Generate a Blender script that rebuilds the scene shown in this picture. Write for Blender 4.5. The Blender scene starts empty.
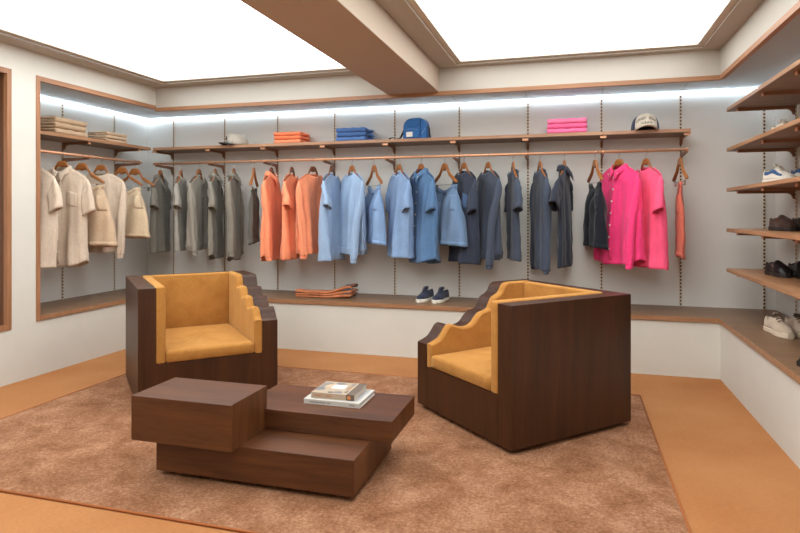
import bpy, bmesh, math, random
from mathutils import Vector, Matrix
PI = math.pi
sc = bpy.context.scene
col = sc.collection

# ------------------------------------------------------------ colours / materials
def lin(v):
    v /= 255.0
    return v / 12.92 if v <= 0.04045 else ((v + 0.055) / 1.055) ** 2.4
def rgb(r, g, b):
    return (lin(r), lin(g), lin(b), 1.0)
def mixc(a, b, f):
    return tuple(a[i] * (1 - f) + b[i] * f for i in range(3)) + (1.0,)
def scale(c, f):
    return (c[0] * f, c[1] * f, c[2] * f, 1.0)

def new_mat(name):
    m = bpy.data.materials.new(name); m.use_nodes = True
    nt = m.node_tree
    b = nt.nodes['Principled BSDF']
    return m, nt, b
def node(nt, kind, **kw):
    n = nt.nodes.new(kind)
    for k, v in kw.items():
        if k in n.inputs: n.inputs[k].default_value = v
        else: setattr(n, k, v)
    return n
def coords(nt, sc_=(1, 1, 1), rot=(0, 0, 0)):
    t = node(nt, 'ShaderNodeTexCoord'); mp = node(nt, 'ShaderNodeMapping')
    mp.inputs['Scale'].default_value = sc_; mp.inputs['Rotation'].default_value = rot
    nt.links.new(t.outputs['Object'], mp.inputs['Vector'])
    return mp.outputs['Vector']
def ramp(nt, fac, stops):
    r = node(nt, 'ShaderNodeValToRGB')
    lo, hi = stops[0][0], stops[-1][0]
    mr = node(nt, 'ShaderNodeMapRange'); mr.inputs['From Min'].default_value = lo; mr.inputs['From Max'].default_value = hi
    nt.links.new(fac, mr.inputs['Value']); fac = mr.outputs['Result']
    stops = [((p - lo) / (hi - lo), c) for p, c in stops]
    e = r.color_ramp.elements
    e[0].position, e[0].color = stops[0]
    e[1].position, e[1].color = stops[-1]
    for p, c in stops[1:-1]:
        q = e.new(p); q.color = c
    nt.links.new(fac, r.inputs['Fac'])
    return r.outputs['Color']
def bump(nt, b, height, strength, dist=0.01):
    n = node(nt, 'ShaderNodeBump', Strength=strength, Distance=dist)
    nt.links.new(height, n.inputs['Height']); nt.links.new(n.outputs['Normal'], b.inputs['Normal'])

def plain(name, c, rough=0.6, metal=0.0, spec=0.5):
    m, nt, b = new_mat(name)
    b.inputs['Base Color'].default_value = c; b.inputs['Roughness'].default_value = rough
    b.inputs['Metallic'].default_value = metal; b.inputs['Specular IOR Level'].default_value = spec
    return m
def paint(name, c, rough=0.75, var=0.05, bs=0.05):
    m, nt, b = new_mat(name)
    v = coords(nt, (1, 1, 1))
    n = node(nt, 'ShaderNodeTexNoise', Scale=2.3, Detail=6.0, Roughness=0.65)
    nt.links.new(v, n.inputs['Vector'])
    nt.links.new(ramp(nt, n.outputs['Fac'], [(0.3, scale(c, 1 - var)), (0.7, scale(c, 1 + var * 0.5))]), b.inputs['Base Color'])
    n2 = node(nt, 'ShaderNodeTexNoise', Scale=45.0, Detail=4.0); nt.links.new(v, n2.inputs['Vector'])
    bump(nt, b, n2.outputs['Fac'], bs, 0.01)
    b.inputs['Roughness'].default_value = rough; b.inputs['Specular IOR Level'].default_value = 0.3
    return m
def wood(name, c1, c2, axis='X', rough=0.42, fine=1.0, spec=0.5):
    m, nt, b = new_mat(name)
    s = {'X': (1.2, 16, 16), 'Y': (16, 1.2, 16), 'Z': (16, 16, 1.2)}[axis]
    v = coords(nt, tuple(k * fine for k in s))
    n = node(nt, 'ShaderNodeTexNoise', Scale=1.6, Detail=9.0, Roughness=0.62, Distortion=0.6)
    nt.links.new(v, n.inputs['Vector'])
    v2 = coords(nt, tuple(k * 7 * fine for k in s))
    n2 = node(nt, 'ShaderNodeTexNoise', Scale=1.5, Detail=5.0, Roughness=0.7)
    nt.links.new(v2, n2.inputs['Vector'])
    mx = node(nt, 'ShaderNodeMath', operation='MULTIPLY_ADD')
    nt.links.new(n2.outputs['Fac'], mx.inputs[0]); mx.inputs[1].default_value = 0.35
    nt.links.new(n.outputs['Fac'], mx.inputs[2])
    nt.links.new(ramp(nt, mx.outputs[0], [(0.42, c1), (0.66, mixc(c1, c2, .5)), (0.92, c2)]), b.inputs['Base Color'])
    bump(nt, b, n2.outputs['Fac'], 0.12, 0.002)
    b.inputs['Roughness'].default_value = rough; b.inputs['Specular IOR Level'].default_value = spec
    return m
def cloth(name, c, kind='knit', rough=0.9, var=0.16):
    m, nt, b = new_mat(name)
    v = coords(nt, (9, 9, 1.6))
    n = node(nt, 'ShaderNodeTexNoise', Scale=1.4, Detail=5.0, Roughness=0.6)
    nt.links.new(v, n.inputs['Vector'])
    v2 = coords(nt, (1, 1, 1))
    n2 = node(nt, 'ShaderNodeTexNoise', Scale=34.0 if kind != 'slub' else 60.0, Detail=4.0, Roughness=0.7)
    nt.links.new(v2, n2.inputs['Vector'])
    ad = node(nt, 'ShaderNodeMath', operation='MULTIPLY_ADD')
    nt.links.new(n2.outputs['Fac'], ad.inputs[0]); ad.inputs[1].default_value = 0.5
    nt.links.new(n.outputs['Fac'], ad.inputs[2])
    nt.links.new(ramp(nt, ad.outputs[0], [(0.5, scale(c, 1 - var)), (1.0, scale(c, 1 + var))]), b.inputs['Base Color'])
    bump(nt, b, ad.outputs[0], 0.45, 0.012)
    b.inputs['Roughness'].default_value = rough; b.inputs['Specular IOR Level'].default_value = 0.2
    b.inputs['Sheen Weight'].default_value = 0.15; b.inputs['Sheen Roughness'].default_value = 0.5
    return m
def emit(name, c, s):
    m, nt, b = new_mat(name)
    nt.nodes.remove(b)
    e = node(nt, 'ShaderNodeEmission'); e.inputs['Color'].default_value = c; e.inputs['Strength'].default_value = s
    nt.links.new(e.outputs[0], nt.nodes['Material Output'].inputs['Surface'])
    return m

WHITE = paint('white_plaster', rgb(210, 206, 195), 0.8, 0.04, 0.06)
CEIL = paint('ceiling_paint', rgb(186, 181, 171), 0.85, 0.03, 0.03)
BEAMP = paint('ceiling_beam_paint', rgb(184, 168, 150), 0.8, 0.02, 0.02)
def panel_mat():
    m, nt, b = new_mat('grey_laminate_panel')
    v = coords(nt, (1, 1, 1))
    n = node(nt, 'ShaderNodeTexNoise', Scale=160.0, Detail=3.0); nt.links.new(v, n.inputs['Vector'])
    nt.links.new(ramp(nt, n.outputs['Fac'], [(0.3, rgb(212, 209, 202)), (0.7, rgb(222, 219, 212))]), b.inputs['Base Color'])
    b.inputs['Roughness'].default_value = 0.42; b.inputs['Specular IOR Level'].default_value = 0.45
    return m
PANEL = panel_mat()
TRIMW = wood('oak_trim', rgb(128, 86, 56), rgb(172, 126, 88), 'X', 0.5)
TRIMY = wood('oak_trim_y', rgb(134, 88, 58), rgb(182, 132, 94), 'Y', 0.5)
TRIMZ = wood('oak_trim_z', rgb(128, 84, 54), rgb(176, 126, 88), 'Z', 0.5)
SHELFX = wood('walnut_shelf_x', rgb(140, 100, 72), rgb(186, 142, 108), 'X', 0.42)
SHELFY = wood('walnut_shelf_y', rgb(140, 96, 64), rgb(186, 138, 98), 'Y', 0.42)
SHELFU = wood('shelf_underside_dark_wood', rgb(110, 82, 62), rgb(140, 110, 86), 'X', 0.5)  # darker tone of the shelf wood, used on the undersides only
BENCHM = wood('bench_walnut', rgb(96, 70, 50), rgb(136, 104, 76), 'X', 0.42)
BRACK = wood('bracket_walnut', rgb(112, 74, 52), rgb(150, 106, 76), 'Y', 0.5)
FURN = wood('dark_walnut_veneer', rgb(48, 23, 7), rgb(98, 56, 26), 'X', 0.42, 0.6)
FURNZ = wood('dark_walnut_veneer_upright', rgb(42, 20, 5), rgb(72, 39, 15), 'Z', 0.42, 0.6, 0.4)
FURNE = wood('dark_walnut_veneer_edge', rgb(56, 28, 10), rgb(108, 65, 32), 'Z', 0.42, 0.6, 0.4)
DARKW = wood('dark_niche_lining', rgb(80, 46, 26), rgb(110, 70, 42), 'Z', 0.5)
HANGW = wood('hanger_wood', rgb(132, 76, 32), rgb(168, 106, 52), 'X', 0.35, 3)
HANGD = wood('hanger_wood_dark', rgb(96, 54, 32), rgb(128, 78, 48), 'X', 0.35, 3)
STEEL = plain('polished_steel', rgb(190, 188, 184), 0.25, 1.0)
BRASS = plain('brushed_copper', rgb(214, 158, 120), 0.35, 0.35)
BLACKM = plain('black_metal', rgb(34, 30, 28), 0.5)
STRIP = plain('bronze_upright', rgb(218, 200, 176), 0.5, 0.1)
SLOT = plain('upright_slot_black', rgb(24, 20, 18), 0.8)
SEAMM = plain('panel_seam_shadow_gap', rgb(96, 92, 88), 0.8)
LEDM = emit('led_strip_light', (0.68, 0.85, 1.0, 1), 26.0)
PANL = emit('stretch_ceiling_light_left', (0.95, 0.985, 1.0, 1), 4.2)
PANR = emit('stretch_ceiling_light_right', (0.97, 0.98, 0.975, 1), 4.2)

def carpet():
    m, nt, b = new_mat('tan_loop_carpet')
    v = coords(nt, (1, 1, 1))
    n = node(nt, 'ShaderNodeTexNoise', Scale=1.3, Detail=4.0); nt.links.new(v, n.inputs['Vector'])
    v2 = coords(nt, (38, 190, 60))
    n2 = node(nt, 'ShaderNodeTexNoise', Scale=1.0, Detail=3.0, Roughness=0.7); nt.links.new(v2, n2.inputs['Vector'])
    ad = node(nt, 'ShaderNodeMath', operation='MULTIPLY_ADD'); nt.links.new(n2.outputs['Fac'], ad.inputs[0])
    ad.inputs[1].default_value = 0.8; nt.links.new(n.outputs['Fac'], ad.inputs[2])
    nt.links.new(ramp(nt, ad.outputs[0], [(0.6, rgb(152, 98, 57)), (1.2, rgb(178, 126, 82))]), b.inputs['Base Color'])
    bump(nt, b, n2.outputs['Fac'], 0.5, 0.006)
    b.inputs['Roughness'].default_value = 0.95; b.inputs['Specular IOR Level'].default_value = 0.1
    return m
def rugm():
    m, nt, b = new_mat('brown_cut_pile')
    v = coords(nt, (1, 1, 1))
    n = node(nt, 'ShaderNodeTexNoise', Scale=5.0, Detail=6.0, Roughness=0.7, Distortion=0.3); nt.links.new(v, n.inputs['Vector'])
    n2 = node(nt, 'ShaderNodeTexNoise', Scale=62.0, Detail=5.0, Roughness=0.85); nt.links.new(v, n2.inputs['Vector'])
    ad = node(nt, 'ShaderNodeMath', operation='MULTIPLY_ADD'); nt.links.new(n2.outputs['Fac'], ad.inputs[0])
    ad.inputs[1].default_value = 1.25; nt.links.new(n.outputs['Fac'], ad.inputs[2])
    nt.links.new(ramp(nt, ad.outputs[0], [(0.76, rgb(118, 76, 52)), (1.10, rgb(170, 119, 86)), (1.46, rgb(216, 168, 134))]), b.inputs['Base Color'])
    bump(nt, b, ad.outputs[0], 0.9, 0.02)
    b.inputs['Roughness'].default_value = 1.0; b.inputs['Specular IOR Level'].default_value = 0.05
    return m
def velvet():
    m, nt, b = new_mat('ochre_velvet')
    v = coords(nt, (1, 1, 1))
    n = node(nt, 'ShaderNodeTexNoise', Scale=9.0, Detail=6.0, Roughness=0.7, Distortion=0.4); nt.links.new(v, n.inputs['Vector'])
    n2 = node(nt, 'ShaderNodeTexNoise', Scale=140.0, Detail=3.0); nt.links.new(v, n2.inputs['Vector'])
    nt.links.new(ramp(nt, n.outputs['Fac'], [(0.3, rgb(156, 103, 44)), (0.7, rgb(178, 126, 62))]), b.inputs['Base Color'])
    bump(nt, b, n2.outputs['Fac'], 0.35, 0.004)
    b.inputs['Roughness'].default_value = 0.85; b.inputs['Specular IOR Level'].default_value = 0.2
    b.inputs['Sheen Weight'].default_value = 0.5; b.inputs['Sheen Tint'].default_value = rgb(250, 200, 130)
    return m
CARPET, RUG, VELVET = carpet(), rugm(), velvet()

# ------------------------------------------------------------ mesh helpers
class MB:
    def __init__(s): s.v = []; s.f = []; s.m = []
    def add(s, vs, fs, mi=0):
        o = len(s.v); s.v += [tuple(p) for p in vs]
        s.f += [tuple(i + o for i in f) for f in fs]; s.m += [mi] * len(fs); return s
    def box(s, x0, x1, y0, y1, z0, z1, mi=0):
        vs = [(x0, y0, z0), (x1, y0, z0), (x1, y1, z0), (x0, y1, z0), (x0, y0, z1), (x1, y0, z1), (x1, y1, z1), (x0, y1, z1)]
        return s.add(vs, [(0, 3, 2, 1), (4, 5, 6, 7), (0, 1, 5, 4), (1, 2, 6, 5), (2, 3, 7, 6), (3, 0, 4, 7)], mi)
    def prism(s, poly, axis, a, b, mi=0):
        """polygon (p,q) extruded along axis: X -> (y,z), Y -> (x,z), Z -> (x,y)"""
        def mk(p, t):
            return {'X': (t, p[0], p[1]), 'Y': (p[0], t, p[1]), 'Z': (p[0], p[1], t)}[axis]
        n = len(poly)
        vs = [mk(p, a) for p in poly] + [mk(p, b) for p in poly]
        fs = [tuple(range(n)), tuple(range(2 * n - 1, n - 1, -1))] + [(i, i + n, (i + 1) % n + n, (i + 1) % n) for i in range(n)]
        return s.add(vs, fs, mi)
    def loft(s, rings, closed=True, cap0=True, cap1=True, mi=0):
        n = len(rings[0]); vs = [p for r in rings for p in r]; fs = []
        for k in range(len(rings) - 1):
            for i in range(n if closed else n - 1):
                j = (i + 1) % n
                fs.append((k * n + i, k * n + j, (k + 1) * n + j, (k + 1) * n + i))
        if cap0: fs.append(tuple(range(n - 1, -1, -1)))
        if cap1: fs.append(tuple((len(rings) - 1) * n + i for i in range(n)))
        return s.add(vs, fs, mi)
    def tube(s, path, r, n=8, mi=0, cap=True):
        P = [Vector(p) for p in path]; rings = []
        up = Vector((0, 0, 1))
        for i, p in enumerate(P):
            t = (P[min(i + 1, len(P) - 1)] - P[max(i - 1, 0)]).normalized()
            u = t.cross(up)
            if u.length < 1e-3: u = t.cross(Vector((0, 1, 0)))
            u.normalize(); w = u.cross(t)
            rr = r[i] if isinstance(r, (list, tuple)) else r
            rings.append([p + u * (rr * math.cos(2 * PI * k / n)) + w * (rr * math.sin(2 * PI * k / n)) for k in range(n)])
        return s.loft(rings, True, cap, cap, mi)

def build(name, mb, mats, parent=None, smooth=False, bevel=0, loc=None, label=None, subsurf=0, solid=0, fix=True):
    me = bpy.data.meshes.new(name)
    me.from_pydata(mb.v, [], mb.f)
    if not isinstance(mats, (list, tuple)): mats = [mats]
    for m in mats: me.materials.append(m)
    for p, i in zip(me.polygons, mb.m): p.material_index = i
    if fix:
        bm = bmesh.new(); bm.from_mesh(me); bmesh.ops.recalc_face_normals(bm, faces=bm.faces); bm.to_mesh(me); bm.free()
    if smooth:
        for p in me.polygons: p.use_smooth = True
    me.update()
    o = bpy.data.objects.new(name, me); col.objects.link(o)
    if parent: o.parent = parent
    if loc: o.location = loc
    if solid:
        md = o.modifiers.new('thickness', 'SOLIDIFY'); md.thickness = solid; md.offset = -1
    if subsurf:
        md = o.modifiers.new('smooth', 'SUBSURF'); md.levels = subsurf; md.render_levels = subsurf
    if bevel:
        md = o.modifiers.new('edges', 'BEVEL'); md.width = bevel; md.segments = 2; md.limit_method = 'ANGLE'; md.angle_limit = 0.7
    if label: o['label'] = label
    return o
def tag(o, label, cat, group=None, kind=None):
    o['label'] = label; o['category'] = cat
    if group: o['group'] = group
    if kind: o['kind'] = kind
    return o
def thing(name, label, cat, loc=(0, 0, 0), rz=0.0, group=None):
    o = bpy.data.objects.new(name, None); col.objects.link(o)
    o.empty_display_size = 0.05
    o.location = loc; o.rotation_euler = (0, 0, rz)
    return tag(o, label, cat, group)
def struct(name, mb, mats, **kw):
    o = build(name, mb, mats, **kw); o['kind'] = 'structure'; return o
def copy_tree(o, parent=None):
    c = o.copy(); col.objects.link(c); c.parent = parent
    for ch in list(o.children): copy_tree(ch, c)
    return c
def rrect(w, h, r, n=4):
    """rounded rectangle points centred on 0"""
    pts = []
    for cx, cy, a0 in ((w - r, h - r, 0), (-w + r, h - r, 90), (-w + r, -h + r, 180), (w - r, -h + r, 270)):
        for k in range(n + 1):
            a = math.radians(a0 + 90 * k / n); pts.append((cx + r * math.cos(a), cy + r * math.sin(a)))
    return pts
def lerp(a, b, t): return a + (b - a) * t
def sstep(t): t = max(0., min(1., t)); return t * t * (3 - 2 * t)
def polyat(P, t):
    x = t * (len(P) - 1); i = min(int(x), len(P) - 2); f = x - i
    # catmull-rom
    p0 = P[max(i - 1, 0)]; p1 = P[i]; p2 = P[i + 1]; p3 = P[min(i + 2, len(P) - 1)]
    return tuple(0.5 * ((2 * b) + (-a + c_) * f + (2 * a - 5 * b + 4 * c_ - d) * f * f + (-a + 3 * b - 3 * c_ + d) * f ** 3) for a, b, c_, d in zip(p0, p1, p2, p3))

# ------------------------------------------------------------ the room
XL, XR, YF = -4.11, 1.105, 5.17          # front faces of the plinths / soffits
XLB, XRB, YB = -4.68, 1.65, 5.75         # back of the niches
YN = -1.6                                 # wall behind
ZC, ZP = 2.58, 2.62                       # ceiling, light panels
ZS = 2.375                                # underside of the soffit
struct('floor', MB().box(-5, 2.0, YN - .1, 6.0, -0.1, 0), CARPET)
# left wall: below the niches, between them and above them
w = MB()
w.box(XL - .1, XL, YN, YF + .1, 0, 0.436)
w.box(XL - .03, XL, 3.532, 3.750, 0.436, 2.395)
w.box(XL - .1, XL, YN, 1.87, 0.436, 2.395)
w.box(XL - .1, XL, YN, YF, 2.395, ZC)
struct('wall_left', w, WHITE)
struct('wall_back', MB().box(XLB - .1, XRB + .1, YB, YB + .1, 0, ZC), PANEL)
struct('wall_left_niche', MB().box(XLB - .1, XLB, 1.8, YB, 0, ZC), PANEL)
struct('wall_right', MB().box(XRB, XRB + .1, YN, YB, 0, ZC), PANEL)
struct('wall_front', MB().box(XLB, XRB + .1, YN - .1, YN, 0, ZC + .1), WHITE)
# plinths under the bench
struct('wall_back_plinth', MB().box(XL, XR, YF, YF + .1, 0, 0.44), WHITE)
struct('wall_right_plinth', MB().box(XR, XR + .1, YN, YF, 0, 0.44), WHITE)
# soffit fascias
struct('wall_back_fascia', MB().box(XL - .1, XR + .1, YF, YF + .08, ZS, ZC), CEIL)
struct('wall_right_fascia', MB().box(XR, XR + .08, YN, YF, ZS, ZC), CEIL)
# niche ceiling: one grey panel running round the room behind the soffit
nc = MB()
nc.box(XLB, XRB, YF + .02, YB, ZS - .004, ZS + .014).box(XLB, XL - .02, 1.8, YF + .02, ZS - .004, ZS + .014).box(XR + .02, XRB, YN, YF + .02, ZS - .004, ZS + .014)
struct('ceiling_niche', nc, plain('niche_ceiling_dark_grey', rgb(158, 160, 162), .4))  # niche ceiling set in a darker grey than the wall panels
# ceiling with the two light openings
LX0, LX1, LY0, LY1 = -3.88, -1.83, -0.6, 4.99
RX0, RX1, RY0, RY1 = -0.93, 0.924, -0.6, 5.05
e = 0.045
c = MB()
c.box(XL - .1, LX0 - e, YN, YF + .1, ZC, ZC + .12).box(LX1 + e, RX0 - e, YN, YF + .1, ZC, ZC + .12).box(RX1 + e, XR + .1, YN, YF + .1, ZC, ZC + .12)
for (a, b, y0, y1) in ((LX0 - e, LX1 + e, LY0 - e, LY1 + e), (RX0 - e, RX1 + e, RY0 - e, RY1 + e)):
    c.box(a, b, YN, y0, ZC, ZC + .12).box(a, b, y1, YF + .1, ZC, ZC + .12)
struct('ceiling', c, CEIL)
def step_frame(name, x0, x1, y0, y1):
    m = MB(); f = 0.049; z0, z1 = ZC + .016, ZC + .06
    m.box(x0 - e, x0 - e + f, y0 - e, y1 + e, z0, z1).box(x1 + e - f, x1 + e, y0 - e, y1 + e, z0, z1)
    m.box(x0 - e + f, x1 + e - f, y0 - e, y0 - e + f, z0, z1).box(x0 - e + f, x1 + e - f, y1 + e - f, y1 + e, z0, z1)
    struct(name, m, WHITE)
step_frame('trim_1', LX0, LX1, LY0, LY1); step_frame('trim_2', RX0, RX1, RY0, RY1)
def light_panel(label, x0, x1, y0, y1, mat):
    t = thing('ceiling_light', label, 'light', ((x0 + x1) / 2, (y0 + y1) / 2, ZP))
    hx, hy = (x1 - x0) / 2, (y1 - y0) / 2
    build('diffuser', MB().box(-hx, hx, -hy, hy, 0, .012), mat, t)
    g = .005
    build('frame', MB().box(-hx - g, -hx, -hy - g, hy + g, .0, .014).box(hx, hx + g, -hy - g, hy + g, .0, .014)
          .box(-hx, hx, -hy - g, -hy, .0, .014).box(-hx, hx, hy, hy + g, .0, .014), CEIL, t)
    return t
light_panel('large white luminous ceiling panel left of the ceiling beam', LX0, LX1, LY0, LY1, PANL)
light_panel('large white luminous ceiling panel right of the ceiling beam', RX0, RX1, RY0, RY1, PANR)
struct('ceiling_beam', MB().box(-1.615, -1.141, YN, YF, 2.372, ZC), BEAMP, bevel=.003)
# wood trims along the soffit edge
struct('trim_3', MB().box(XL - .005, XR + .005, YF - .004, YF + .03, 2.342, ZS + .003), TRIMW)
struct('trim_4', MB().box(XR - .004, XR + .03, YN, YF - .004, 2.342, ZS + .003), TRIMY)
struct('trim_5', MB().box(XL - .03, XL + .006, 3.750, YF - .004, 2.36, 2.398), TRIMY)
struct('trim_6', MB().box(XL - .05, XL + .006, 3.750, 3.787, 0.436, 2.36), TRIMZ)
# second niche nearer the camera, with its own wooden frame
struct('trim_7', MB().box(XL - .03, XL + .006, 3.495, 3.532, 0.412, 2.395)
       .box(XL - .03, XL + .006, 1.9, 3.495, 0.412, 0.452).box(XL - .03, XL + .006, 1.9, 3.495, 2.355, 2.395)
       .box(XL - .03, XL + .006, 1.86, 1.9, .412, 2.395), TRIMZ)
struct('wall_niche_lining', MB().box(XLB, XL - .03, 3.50, 3.527, .44, ZS + .01).box(XLB, XL - .03, 1.87, 1.9, .44, ZS + .01)
       .box(XLB, XL - .03, 1.9, 3.53, .41, .44), DARKW)
struct('wall_niche_end', MB().box(XLB, XL - .05, 3.752, 3.782, .44, ZS + .01), DARKW)

# bench running round the three sides, one continuous top
ZB = 0.478
bench = MB()
bench.prism([(XLB, 3.787), (XL + .012, 3.787), (XL + .012, YF - .014), (XR - .014, YF - .014), (XR - .014, YN), (XRB, YN), (XRB, YB), (XLB, YB)], 'Z', 0.44, ZB)
bench.m = [0, 0] + [1] * (len(bench.m) - 2)
tag(build('display_bench', bench, [BENCHM, TRIMW], bevel=.002), 'long low dark wood bench top running round under the clothes and shoe shelves', 'bench')

# panel seams (fine shadow gaps), uprights with slots
def upright(x, y, face, z0, z1, label, group='slotted uprights'):
    """face 'B' = back wall (faces -Y), 'L' = left wall (faces +X), 'R' = right wall (faces -X)"""
    t = thing('slotted_upright', label, 'upright', (x, y, z0), {'B': 0, 'L': PI / 2, 'R': -PI / 2}[face], group)
    h = z1 - z0
    build('channel', MB().box(-.0095, .0095, -.008, 0, 0, h), STRIP, t)
    s = MB(); z = 0.01
    while z < h - .02:
        s.box(-.0066, .0066, -.0092, -.0078, z, z + .0155); z += .0305
    build('slots', s, SLOT, t)
    return t
STDX = [-4.33, -3.672, -3.027, -2.373, -1.723, -1.066, -.41, .249, .911, 1.564]
stdlab = ['slotted upright in the left corner behind the grey shirts', 'slotted upright between the grey henley and grey collared shirt',
          'slotted upright just right of the pale grey cap, beside the coral shirts', 'slotted upright behind the left end of the blue folded stack',
          'slotted upright just left of the blue bag', 'slotted upright between the blue bag and the pink stack, above the navy tee',
          'slotted upright just right of the navy edge-on tee', 'slotted upright behind the hot pink button shirt',
          'slotted upright at the right end of the long shelf behind patterned shorts', 'slotted upright behind the shoe shelves, rightmost on back wall']
stdlab[1] = 'slotted upright behind the pale grey cap\'s left side, above the grey collared shirts'
stdlab[2] = 'slotted upright behind the coral folded stack and coral collared shirt'
stdlab[0] = 'slotted upright nearest the left corner, behind the first grey garments'
for x, l in zip(STDX, stdlab):
    x2 = {-4.33: -4.328}.get(x, x)
    upright(x2, YB, 'B', ZB, 2.35, l)
    g = MB().box(x2 - .0012, x2 + .0012, YB - .0015, YB, ZB, ZS - .004)
upright(XLB, 4.558, 'L', ZB, 2.35, 'slotted upright on left wall behind the cream button shirt')
upright(XLB, 5.228, 'L', ZB, 2.35, 'slotted upright on left wall behind the cream long sleeve top')
for yy, l in ((5.243, 'slotted upright on right wall carrying the farthest shoe shelf brackets'), (4.6, 'slotted upright on right wall, second from the far corner'), (3.956, 'slotted upright on right wall nearest the camera')):
    upright(XRB, yy, 'R', ZB, 2.35, l)
sm = MB()
for x in STDX: sm.box(x - .0016, x + .0016, YB - .001, YB + .001, ZB, ZS - .004)
for y in (4.558, 5.228): sm.box(XLB - .001, XLB + .001, y - .0016, y + .0016, ZB, ZS - .004)
for x in STDX: sm.box(x - .0015, x + .0015, YF + .03, YB, ZS - .005, ZS - .003)
struct('wall_panel_seams', sm, SEAMM)

# LED strips in the top corner of the niches
def led(label, a, L, axis):
    """aluminium profile, open at the bottom, with the lit strip recessed in it"""
    t = thing('led_strip', label, 'light', a, {'X': 0, 'Y': PI / 2, 'Z': PI / 2}[axis])
    g = -1 if axis == 'Z' else 1
    # local x along the strip, local -y*g away from the wall
    f = lambda p, q: (min(-g * p, -g * q), max(-g * p, -g * q))
    y0, y1 = f(.022, .034); build('diffuser', MB().box(0, L, y0, y1, -.0075, -.005), LEDM, t)
    m = MB()
    y0, y1 = f(.020, .022); m.box(0, L, y0, y1, -.004, 0)
    y0, y1 = f(.034, .036); m.box(0, L, y0, y1, -.004, 0)
    build('profile', m, STEEL, t)
    return t
zl = ZS - .0045
led('thin white light strip along the top of the back wall', (XLB + .01, YB, zl), XRB - XLB - .02, 'X')
led('thin white light strip along the top of the left niche', (XLB, 3.86, zl), YB - 3.86 - .03, 'Y')
led('thin white light strip along the top of the right wall above the shoe shelves', (XRB, 2.6, zl), YB - 2.6 - .03, 'Z')

# ------------------------------------------------------------ shelves, brackets, rails
ZT = 2.0; TH = .03; YSH = 5.40
seams = [-4.33, -3.03, -1.72, -1.066, .25, .935]
slab = ['long wooden shelf board holding the pale grey cap', 'long wooden shelf board holding coral and blue folded stacks', 'short wooden shelf board holding the blue bag',
        'long wooden shelf board holding the pink folded stack', 'short wooden shelf board at the right end holding the white-front cap']
for i in range(5):
    a, b = seams[i] + .001, seams[i + 1] - .001
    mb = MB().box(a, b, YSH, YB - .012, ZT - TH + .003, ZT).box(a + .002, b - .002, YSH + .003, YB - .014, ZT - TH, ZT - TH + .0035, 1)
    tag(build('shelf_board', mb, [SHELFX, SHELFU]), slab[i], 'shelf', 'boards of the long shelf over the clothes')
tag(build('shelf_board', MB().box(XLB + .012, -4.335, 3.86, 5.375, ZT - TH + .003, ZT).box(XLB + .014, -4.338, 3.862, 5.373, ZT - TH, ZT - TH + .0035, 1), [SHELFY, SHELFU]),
    'wooden shelf board in the left niche with cream folded stacks', 'shelf')
def shelf_bracket(x, y, rz, length, zt, label, group, h=.022, wd=.024, cap=.026):
    """arm runs from wall (local y=0) toward local -y"""
    t = thing('shelf_bracket', label, 'bracket', (x, y, zt), rz, group)
    poly = [(-length, -h), (-length, 0), (-.008, 0), (-.008, -h - .045), (-.018, -h - .043), (-.028, -h - .02), (-.04, -h - .006), (-.06, -h)]
    build('arm', MB().prism(poly, 'X', -wd / 2, wd / 2), BRACK, t, bevel=.002)
    build('end_cap', MB().box(-cap / 2 - .003, cap / 2 + .003, -length - .006, -length, -h - .001, -.002), BRASS, t, label='pale copper end cap')
    return t
blab = ['at the left corner', 'above the grey collared shirts', 'beside the coral stack', 'above the light blue tee', 'above the pale blue tee, left of the blue bag',
        'right of the blue bag, above the denim shorts', 'above the navy edge-on tee, left of the pink stack', 'above the black shorts, right of the pink stack', 'at the right end of the long shelf']
for x, l in zip(STDX[:9], blab):
    shelf_bracket(x, YB - .008, 0, .315, ZT - TH, 'wooden bracket under the long shelf ' + l, 'brackets of the long shelf', cap=.046)
for y, l in ((4.558, 'over the cream button shirt'), (5.228, 'near the corner')):
    shelf_bracket(XLB + .008, y, PI / 2, .31, ZT - TH, 'wooden bracket under the left niche shelf ' + l, 'brackets of the left niche shelf')
def rail_bracket(x, y, rz, length, z, label, group):
    t = thing('rail_bracket', label, 'bracket', (x, y, z), rz, group)
    poly = [(-length - .012, .004), (-length - .012, -.014), (-.05, -.03), (-.03, -.05), (-.02, -.085), (-.008, -.09), (-.008, .004)]
    build('arm', MB().prism(poly, 'X', -.008, .008), BRACK, t, bevel=.0015)
    build('rail_holder', MB().prism([(-length + .018 * math.cos(a), .012 + .018 * math.sin(a)) for a in [2 * PI * k / 14 for k in range(14)]], 'X', -.005, .005), BRASS, t)
    return t
ZR = 1.83; YR = 5.45; XRL = -4.37
for x, l in zip(STDX[:9], blab):
    rail_bracket(x, YB - .008, 0, YB - .008 - YR, ZR - .012, 'slim bracket carrying the hanging rail ' + l, 'brackets of the back hanging rail')
for y, l in ((4.558, 'over the cream button shirt'), (5.228, 'at its right end')):
    rail_bracket(XLB + .008, y, PI / 2, XRL - XLB - .008, ZR - .012, 'slim bracket carrying the left niche rail ' + l, 'brackets of the left hanging rail')
def rail(label, a, b, joints):
    m = MB().tube([a, b], .0125, 14)
    j = MB()
    for p, q in joints: j.tube([p, q], .0142, 14)
    o = thing('hanging_rail', label, 'clothes rail')
    o.location = a; m.v = [tuple(Vector(v) - Vector(a)) for v in m.v]; j.v = [tuple(Vector(v) - Vector(a)) for v in j.v]
    build('tube', m, BRASS, o, smooth=True); build('collars', j, BRASS, o, smooth=True)
rail('long copper-brown hanging rail along the back wall', (-4.36, YR, ZR), (.925, YR, ZR), [((x - .008, YR, ZR), (x + .008, YR, ZR)) for x in (-3.14, -1.85, -.52, .19)])
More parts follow.
